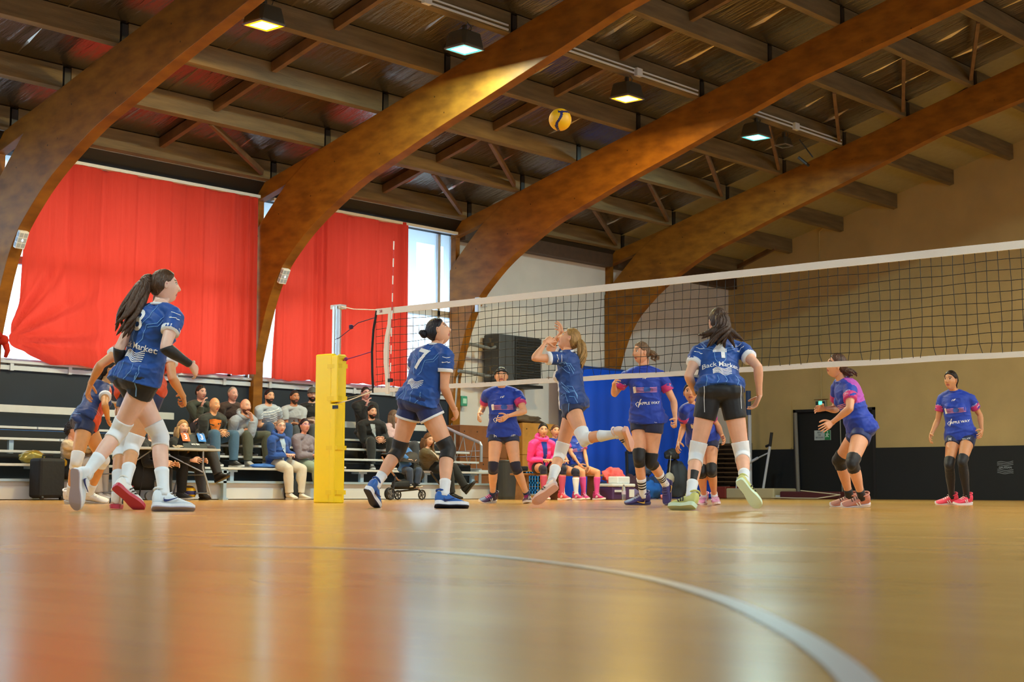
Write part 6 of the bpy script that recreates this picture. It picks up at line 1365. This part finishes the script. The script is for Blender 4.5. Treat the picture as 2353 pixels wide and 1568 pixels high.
# --- near team
def tailpts(key, px):   # path of a pony tail, given as offsets from the head centre in metres (right, up, away)
    h = V(JT[key][0]); R_ = V((sin(AZ), -cos(AZ), 0)); F_ = V((cos(AZ), sin(AZ), 0)); return [h+R_*a+V((0, 0, b))+F_*c for a, b, c in px]
o = person('P1', 'large player at left striding right, long brown ponytail, black forearm sleeves, white knee pads', sk='e8bda8', hair='4a3220', top=home_top(hem=-.03), bottom=dict(mat=black_c, leg=.14, rise=.2),
           pads=dict(mat=pad_w, range=(.385, .60)), socks=dict(mat=sock_w, top=.78), shoes=shoe('dfe9f0', 'e6ecf2', swoosh=True, accent=mat('mark navy', '1c2a66', .5), lace=white_c, th=.024, out=mat('outsole lilac', 'a79fae', .5)), armsleeve=dict(mat=black_c),
           tail=dict(at=(0, -.085, .055), pts=tailpts('P1', [(-.13, .02, -.03), (-.18, -.12, -.10), (-.23, -.26, -.16), (-.29, -.38, -.18)]), r0=.04, r1=.075, n=17, spread=.7), vox=.0065, fat=1.0, group='players of the blue home team')
back_print(o, '8', 'Back Market', 1); sleeve_bits(o)
put(o, 'side_piping', line_b, [ribbon2d([(0, .1), (.005, -.12)], .008)], .0, -.10, on='short')
o = person('P2', 'player behind the striding one, only spread arms and lower legs showing, red soled shoes', sk='dba070', hair='4a3220', top=home_top(mat=orange_c, front=orange_c), bottom=dict(mat=navy_c, leg=.13), pads=dict(mat=pad_w, range=(.38, .61)), socks=dict(mat=sock_w, top=.76),
           shoes=shoe('e9ece8', 'c03a50', stripes=3, accent=black_c), vox=.007, group='players of the blue home team', style='bun', fist='R')
o = person('P3', 'dark ponytailed player bending forward behind the striding one, navy shirt with white collar', sk='dd9f63', hair='1d1512', top=home_top(mat=cloth('12336e', .6)), bottom=dict(mat=navy_c, leg=.14), pads=dict(mat=pad_w, range=(.40, .60)), socks=dict(mat=sock_w, top=.84), shoes=shoe('e4e2e0', 'd8d4d0', lace=white_c),
           tail=dict(at=(0, -.095, .02), pts=tailpts('P3', [(-.09, -.06, 0), (-.17, -.16, 0), (-.21, -.27, 0)]), r0=.035, r1=.045, n=9), vox=.008, group='players of the blue home team')
put(o, 'shirt_print', line_b, [ribbon2d([(0, 0), (.09*cos(a), .06*sin(a))], .005) for a in [k*.5 for k in range(12)]], .1, -.12)
o = person('P4', 'player with a dark hair bun and number 7 shirt, black knee pads and blue shoes', sk='e0a987', hair='1c1a22', style='bun', top=home_top(hem=.0), bottom=dict(mat=cloth('0e2560', .6), leg=.15, rise=.2, flare=.010, trim=white_c), fat=1.08, pads=dict(mat=pad_b, range=(.385, .615)), socks=dict(mat=white_c, top=.83),
           shoes=shoe('2f67b8', 'e9eef6', swoosh=1, accent=mat('mark navy', '1c2a66', .5), lace=mat('mark navy', '1c2a66', .5), th=.034, out=mat('outsole navy', '141a3a', .5), collar=mat('collar navy', '1c4a94', .6)), vox=.0065, group='players of the blue home team', curl=.7)
back_print(o, '7', None, 2); sleeve_bits(o)
o = person('P5', 'jumping setter with a blonde ponytail, hands raised by her face and one leg kicked back', sk='e4a780', hair='a07a44', top=home_top(mat=jb_dark, front=white_c), bottom=dict(mat=navy_c, leg=.14), pads=dict(mat=pad_w, range=(.37, .60)), socks=dict(mat=sock_w, top=.72),
           shoes=shoe('ead6d0', 'e8b8a8', lace=white_c, stripes=2, accent=black_c), fat=.94, tail=dict(at=(0, -.09, .03), pts=tailpts('P5', [(.11, -.04, -.05), (.12, -.16, -.10), (.08, -.28, -.12), (.10, -.38, -.11)]), r0=.035, r1=.045, n=13, spread=.35), vox=.0065, group='players of the blue home team', curl=.35)
sleeve_bits(o); org = o['J']['SL']
for h_, la in ((.75, .02), (.45, .0), (.2, .02)):
    P0 = o['P']+o['up']*(o['J']['NK']-o['P']).length*h_; n = o['ss']; ux = o['up'].cross(n).normalized(); r = random.Random(int(h_*100)); it = []
    for k in range(4): x = r.uniform(-.08, .04); y = r.uniform(-.05, .05); it.append(ribbon2d([(x, y), (x+.05, y-.03+r.uniform(-.03, .05)), (x+.075, y-.07)], .005))
    vs, fs = merge2d(it); decal(None, 'shirt_lines', line_b, o['shirt_bvh'], P0, ux, o['up'], vs, fs, o['shirt'])
P0 = o['P']; n = o['ss']; ux = o['up'].cross(n).normalized()
for dx in (-.05, .03): vs, fs = ribbon2d([(dx, .11), (dx-.006, -.0), (dx-.01, -.12)], .006); decal(None, 'side_piping', line_b, o['short_bvh'], P0, ux, o['up'], vs, fs, o['shorts'])
o = person('P6', 'player seen from behind in the number 4 shirt, loose brown ponytail, pale green soles', sk='e6b194', hair='3b2a20', top=home_top(hem=.04), bottom=dict(mat=black_c, leg=.20, rise=.2), pads=dict(mat=pad_w, range=(.39, .61)), socks=dict(mat=sock_w, top=.82),
           shoes=shoe('c9cc7c', 'cfe8cc', stripes=3, accent=black_c, lace=mat('yellow lace', 'd8e04a', .6), th=.03), fat=1.05, tail=dict(at=(0, -.09, .03), pts=tailpts('P6', [(.02, .03, -.13), (.02, -.08, -.17), (-.02, -.17, -.17), (-.05, -.26, -.15)]), r0=.035, r1=.07, n=15, spread=.8), vox=.0065, group='players of the blue home team', curl=.55)
back_print(o, '4', 'Back Market', 3); sleeve_bits(o)
hb = MB()
for q, (a, b_, c) in enumerate([(-.19, -.12, -.14), (-.16, -.15, -.15), (.14, -.15, -.15), (.20, -.17, -.14), (.10, -.20, -.16), (.17, -.12, -.13), (-.10, -.19, -.16), (.12, -.23, -.16)]):
    p = tailpts('P6', [(.01, -.03, -.15), (a*.5, -.10, -.17), (a, b_, c)]); hb.tube([V(t_) for t_ in crom([tuple(k) for k in p], 4)], [.022, .026, .028, .028, .026, .022, .016, .010, .003], 7)
part(hb, 'loose_hair', hairmat('3b2a20'), o['root'], smooth=True)
for la in (-.165, .165): put(o, 'side_piping', line_w, [ribbon2d([(0, .1), (.004, -.02), (.008, -.16)], .005)], .0, la*.93, on='short')
tb_ = MB(); J = o['J']; c = J['KL'].lerp(J['AL'], .62); d = (J['AL']-J['KL']).normalized(); ls = leg_side(J, 'L', o['f0']); bk = d.cross(-ls).normalized(); vs = []
for i in range(9):
    for k in range(5): a = (k-2)*.32; t = .45+.05*i; q = J['KL'].lerp(J['AL'], t); rr_ = (.052-.026*(t-.45)/.45)*o['S']+.004; vs.append(q+bk*(rr_*cos(a)+.009)-ls*rr_*sin(a))
tb_.add(vs, [(5*i+k, 5*i+k+1, 5*i+6+k, 5*i+5+k) for i in range(8) for k in range(4)]); part(tb_, 'calf_tape', black_c, o['root'], smooth=True)
# --- far team
def away_top(**k):
    d = dict(mat=royal, sleeve=.30, cuff=magenta, cuffw=.09, collar=royal, hem=-.06, grow=.012); d.update(k); return d
def front_print(o, way=True, stripes=True):
    put(o, 'chest_logo', line_w, [ribbon2d([(-.02, 0), (-.012, .02), (-.006, .002), (.0, .02), (.006, .0)], .006), ribbon2d([(.006, .0), (.012, .02), (.03, .022)], .006), ribbon2d([(.008, .01), (.024, .012)], .005)], .80, side='front')
    if stripes:
        put(o, 'chest_stripes', pinkline, [ribbon2d([(-.13, y), (.13, y-.006)], .007) for y in (.024, .008, -.008, -.024)], .60, side='front')
        put(o, 'chest_badge', line_w, [([(-.135, .035), (-.105, .04), (-.10, -.03), (-.13, -.035)], [(0, 1, 2, 3)])], .60, side='front', lift=.006)
        put(o, 'chest_badge', mat('badge blue', '2f62c8', .6), [([(-.01, .028), (.05, .024), (.06, .0), (.05, -.028), (-.01, -.028), (-.02, 0)], [(0, 1, 2, 3, 4, 5)])], .60, side='front', lift=.006)
    put(o, 'sponsor_mark', line_w, [ribbon2d([(-.10, -.03), (-.115, .0), (-.09, .02), (-.07, .0), (-.09, -.04)], .008), ribbon2d([(-.085, -.02), (-.06, .04), (-.05, .05)], .010)], .34, side='front')
    if way: put(o, 'sponsor_text', line_w, [shift2d(text2d('APPLE WAY', .042, .02), .04, 0)], .34, side='front')
def cuff_print(o):
    J = o['J']; cam_ = V((0, 0, .15))
    for sd in 'LR':
        d = (J['E'+sd]-J['S'+sd]).normalized(); c = J['S'+sd]+(J['E'+sd]-J['S'+sd])*.42; n = (cam_-c).normalized(); n = (n-d*n.dot(d)).normalized(); ux = d.cross(n)*-1; vs, fs = merge2d([shift2d(text2d('VOLLEY', .028, .01), 0, .016), shift2d(text2d('SPORT CLUB', .022, .01), 0, -.018)])
        b = MB(); r_ = .066*o['S']; b.add([c+n*(r_*cos(x/r_))+ux*(r_*sin(x/r_))-d*y for x, y in vs], fs); part(b, 'sleeve_text', line_w, o['shirt'], fix=False)
def short_print(o):
    put(o, 'shorts_badge', line_w, [ribbon2d([(-.012, .018), (-.012, -.018)], .007), ribbon2d([(.012, .018), (.012, -.018)], .007), ribbon2d([(-.012, 0), (.012, 0)], .007)], -.02, -.10, side='front', on='short'); put(o, 'shorts_text', line_w, [text2d('VOLLEY', .028, .01)], -.01, .095, side='front', on='short')
asics = lambda c, s='f0e8ec', **k: shoe(c, s, stripes=2, accent=line_w, **k)
o = person('F1', 'opponent with a dark headband facing us, one hand before her royal blue shirt', sk='e6b08c', hair='12181c', style='short', top=away_top(), bottom=dict(mat=navy_c, leg=.13), pads=dict(mat=cloth('1c1c34'), range=(.43, .59)), socks=dict(mat=navy_c, top=.92), shoes=asics('3c2450', 'e8ddd4', lace=ppink), fat=1.06, vox=.0075, group='players of the royal blue away team', extra=(('band', '1a2a34'),))
front_print(o, False); cuff_print(o); short_print(o)
o = person('F2', 'fair haired opponent walking left in striped white socks, one leg behind her', sk='e4ab88', hair='7a6048', style='short', top=away_top(), bottom=dict(mat=navy_c, leg=.15), pads=dict(mat=pad_b, range=(.39, .60)), socks=dict(mat=white_c, top=.76, bands=(.80, .835, .87), bandmat=black_c), shoes=shoe('3a3578', '4a4a7a', swoosh=1, accent=mat('mark gold', 'd8b25a', .5)), fat=1.06,
           tail=dict(at=(0, -.09, .02), pts=tailpts('F2', [(.12, 0, 0), (.15, -.04, 0), (.14, -.10, 0)]), r0=.03, r1=.04, n=9, spread=.9), vox=.0075, group='players of the royal blue away team', fist='L')
front_print(o); cuff_print(o); short_print(o)
o = person('F3', 'smaller opponent standing half hidden behind the number 4 player, pink shoes', sk='e0a277', hair='2a1c18', style='short', top=away_top(), bottom=dict(mat=navy_c, leg=.16), pads=dict(mat=pad_b, range=(.42, .58)), socks=dict(mat=white_c, top=.92), shoes=asics('d890b8', 'f2e2ea'), vox=.008, group='players of the royal blue away team', fat=1.02)
front_print(o, False); cuff_print(o); short_print(o)
o = person('F4', 'opponent crouching in profile to the left in a pink and blue backed shirt', sk='e2a883', hair='4a3224', top=away_top(back=cloth('b648b8', .6)), bottom=dict(mat=cloth('122a66', .6), leg=.15), pads=dict(mat=pad_b, range=(.40, .60)), socks=dict(mat=black_c, top=.88), shoes=asics('c98878', 'f2f0f4', lace=black_c), fat=1.06, style='tail',
           tail=dict(at=(0, -.09, -.01), pts=tailpts('F4', [(.09, -.05, 0), (.15, -.08, 0), (.18, -.13, 0)]), r0=.035, r1=.05, n=9, spread=.9), vox=.0075, group='players of the royal blue away team', curl=.3)
cuff_print(o); P0 = o['P']; n = (o['ss']*.8+o['f1']*.5).normalized(); ux = o['up'].cross(n).normalized(); vs, fs = merge2d([ribbon2d([(-.09, .02+y), (.09, .02+y)], .007) for y in (0, -.016, -.032)]); decal(None, 'chest_stripes', pinkline, o['shirt_bvh'], P0+o['up']*.3+o['f1']*.05, ux, o['up'], vs, fs, o['shirt'])
o = person('F5', 'opponent standing furthest right in coral shoes and long black socks by the dark wainscot', sk='cf9468', hair='20160f', style='tail', top=away_top(), bottom=dict(mat=navy_c, leg=.15), pads=dict(mat=black_c, range=(.40, .60)), socks=dict(mat=black_c, top=.44), shoes=asics('ee4560', 'f4f2f6'), vox=.008, group='players of the royal blue away team',
           tail=dict(at=(0, -.095, .02), pts=tailpts('F5', [(.08, -.04, .06), (.10, -.12, .05)]), r0=.028, r1=.028, n=7))
front_print(o); cuff_print(o); short_print(o)
# --- substitutes on the bench
o = person('B1', 'substitute sitting in a bright pink hoodie on the team bench', sk='d9a07c', hair='20160f', style='bun', top=dict(mat=ppink, sleeve=.94, hem=-.04, grow=.012, inner=royal, hood=ppink, name='hoodie'), bottom=dict(mat=black_c, leg=.2), pads=dict(mat=cloth('1c1c34'), range=(.41, .60)), socks=dict(mat=mat('tights pink', 'c9506e', .7), top=.62), shoes=asics('e04a5a'), vox=.009, group='substitutes on the bench')
o = person('B2', 'substitute sitting bent over on the bench in long pink socks', sk='e0a37c', hair='3a2a20', style='short', top=away_top(), bottom=dict(mat=navy_c, leg=.2), pads=None, socks=dict(mat=cloth('e04a9c'), top=.6), shoes=asics('c23a7a'), vox=.009, group='substitutes on the bench')
front_print(o, False); cuff_print(o)
o = person('B3', 'substitute mostly hidden on the bench between the other two, white socks and dark knee pads', sk='dca27c', hair='5a3a28', style='short', top=away_top(), bottom=dict(mat=navy_c, leg=.2), pads=dict(mat=cloth('1c1c34'), range=(.41, .60)), socks=dict(mat=white_c, top=.62), shoes=asics('d8407a'), vox=.01, group='substitutes on the bench')
# --- spectators
boot = lambda c: shoe(c, c, boot=1); G = 'spectators on the bleacher'
jeans = lambda c='35506f': dict(mat=cloth(c, .8), leg=.97, grow=.018, rise=.12, name='trousers', flare=.018)
def spec(key, label, topc, trous='2c3038', shoesc='3a3a3c', sk='d69f80', hair='2a1f18', **k):
    t = k.pop('top', {}); tp = dict(mat=cloth(topc, .8), sleeve=.95, hem=-.08, grow=.019, flare=.01); tp.update(t); k.setdefault('style', 'short'); k.setdefault('man', True); k.setdefault('fat', .97)
    return person(key, label, sk=sk, hair=hair, top=tp, bottom=jeans(trous), shoes=shoe(shoesc, k.pop('sole', 'cfcfd2')), vox=.0095, group='officials at the table' if key in ('S11', 'S12') else G, **k)
spec('S1', 'spectator in a dark green jacket, hand at the mouth, leftmost on the upper row', '33382f', man=False, hair='2a2422', sk='c9968a')
spec('S2', 'bald spectator in a dark jacket over an orange shirt leaning forward with clasped hands', '2b2f2d', '3d5f7e', style='bald', sk='d19a72', top=dict(inner=cloth('e8822a'), innerw=2.1))
spec('S3', 'elderly grey haired spectator in a brown jacket on the upper row', '3a2620', '2a2a2e', hair='8f8a88', style='receding', sk='cf9a90')
spec('S4', 'bearded spectator in a light grey hoodie with his hand on his chin', '8f98a8', '4d5146', shoesc='b9b6b2', style='bald', beard='5a3020', top=dict(hood=cloth('8f98a8', .8), name='hoodie'), sk='d5a08c')
o = spec('S5', 'spectator in a white and grey striped tee shirt with a dark beard', 'aab4c2', '2e4a74', hair='1c1a1e', beard='2a2422', top=dict(sleeve=.3, grow=.011))
put(o, 'shirt_stripes', line_w, [ribbon2d([(-.17, y), (.17, y)], .012) for y in (.16, .12, .08, .04, 0, -.04, -.08)], .6, side='front')
o = spec('S6', 'spectator with crossed arms in a plain light grey tee shirt', 'a9aeb6', '4a4c52', hair='241c1a', beard=('4a3428', .003), top=dict(sleeve=.3, grow=.011), sk='b97a58')
put(o, 'shirt_print', mat('faded print', '8a5a52', .7), [ribbon2d([(-.05, .05), (-.02, -.05)], .02), ribbon2d([(.03, .05), (.06, -.02)], .012)], .55, side='front')
o = spec('S7', 'bearded spectator in a grey cap and black printed tee shirt beside the yellow padding', '141416', '1c1d22', beard='1a1614', sk='cfa898', top=dict(sleeve=.3, grow=.011), extra=(('cap', '4a4d4c'),))
put(o, 'shirt_print', mat('sand print', 'a89688', .7), [blobs for blobs in (ribbon2d([(-.13, .03), (-.04, .05), (.05, .02), (.13, .05)], .06), ribbon2d([(-.12, -.04), (0, -.06), (.12, -.03)], .05))], .5, side='front')
spec('S8', 'elderly woman in a bright blue raincoat and cream trousers on the front bench', '1c4a9c', 'c9c0b4', shoesc='d8cfc4', man=False, hair='9a8478', style='short', sk='d9a898', top=dict(hood=cloth('1c4a9c', .8), inner=cloth('a8c4e4'), name='raincoat', hem=-.14), extra=(('glasses', '4a3a34'),))
spec('S9', 'woman in a grey jumper and pale green trousers with glasses on the front bench', '7d7482', '8a9a8c', shoesc='c9c2ba', man=False, hair='241820', style='bun', sk='d0968a', extra=(('glasses', '9a5ac0'),))
spec('S10', 'woman in a dark flowered top half hidden by the yellow padding', '2c2830', '8a2a34', man=False, hair='2a1c18', style='bob')
spec('S11', 'blonde scorer in black with crossed legs and ankle boots behind the table', '101013', '2d2c33', shoesc='241f1d', sole='1a1614', man=False, hair='b08a5a', style='long', sk='dba68e')
spec('S12', 'official in black sitting behind the table, hidden by the striding player', '131318', '17181c', man=False, hair='2a2220')
spec('S13', 'seated person in a brown and cream striped jumper at the left end of the bench', 'a08468', 'c4c0bc', shoesc='d8d0c8', man=False, hair='251c1a', style='curly', sk='d8a084', top=dict(mat=mat('brown cream stripes', '8d6c4c', .8, var=.5, vscale=7, stretch=(.6, .6, 2.2), var2='d8c8b0')))
o = spec('S14', 'dark haired spectator in a black jacket over a pale shirt right of the yellow padding', '101216', '1d1f22', hair='17120f', beard=('1e1612', .003), sk='cf9a80', top=dict(inner=cloth('a9b8c4'), innerw=.8))
spec('S15', 'man with glasses peering over the shoulder of the black jacket', '16171b', '1d1f22', hair='2a2220', sk='cf9a98', extra=(('glasses', '28242c'),))
spec('S16', 'woman with long hair and a pale pink top behind the number 7 player', 'c9a8ac', '3a3c44', man=False, hair='6b5648', style='long')
spec('S17', 'person in an olive coat and black trousers stretching a leg towards the bin', '57492c', '0e0e10', shoesc='141414', sole='1a1a1a', man=False, hair='6b4a30', style='bob', top=dict(inner=cloth('c9b8a4'), name='coat', hem=-.16))
spec('S18', 'small child sitting up in the pushchair', '3a6aa8', '2c3a54', man=False, hair='8a6a48', style='short', sk='e2b49a')['root'].pop('group', None)
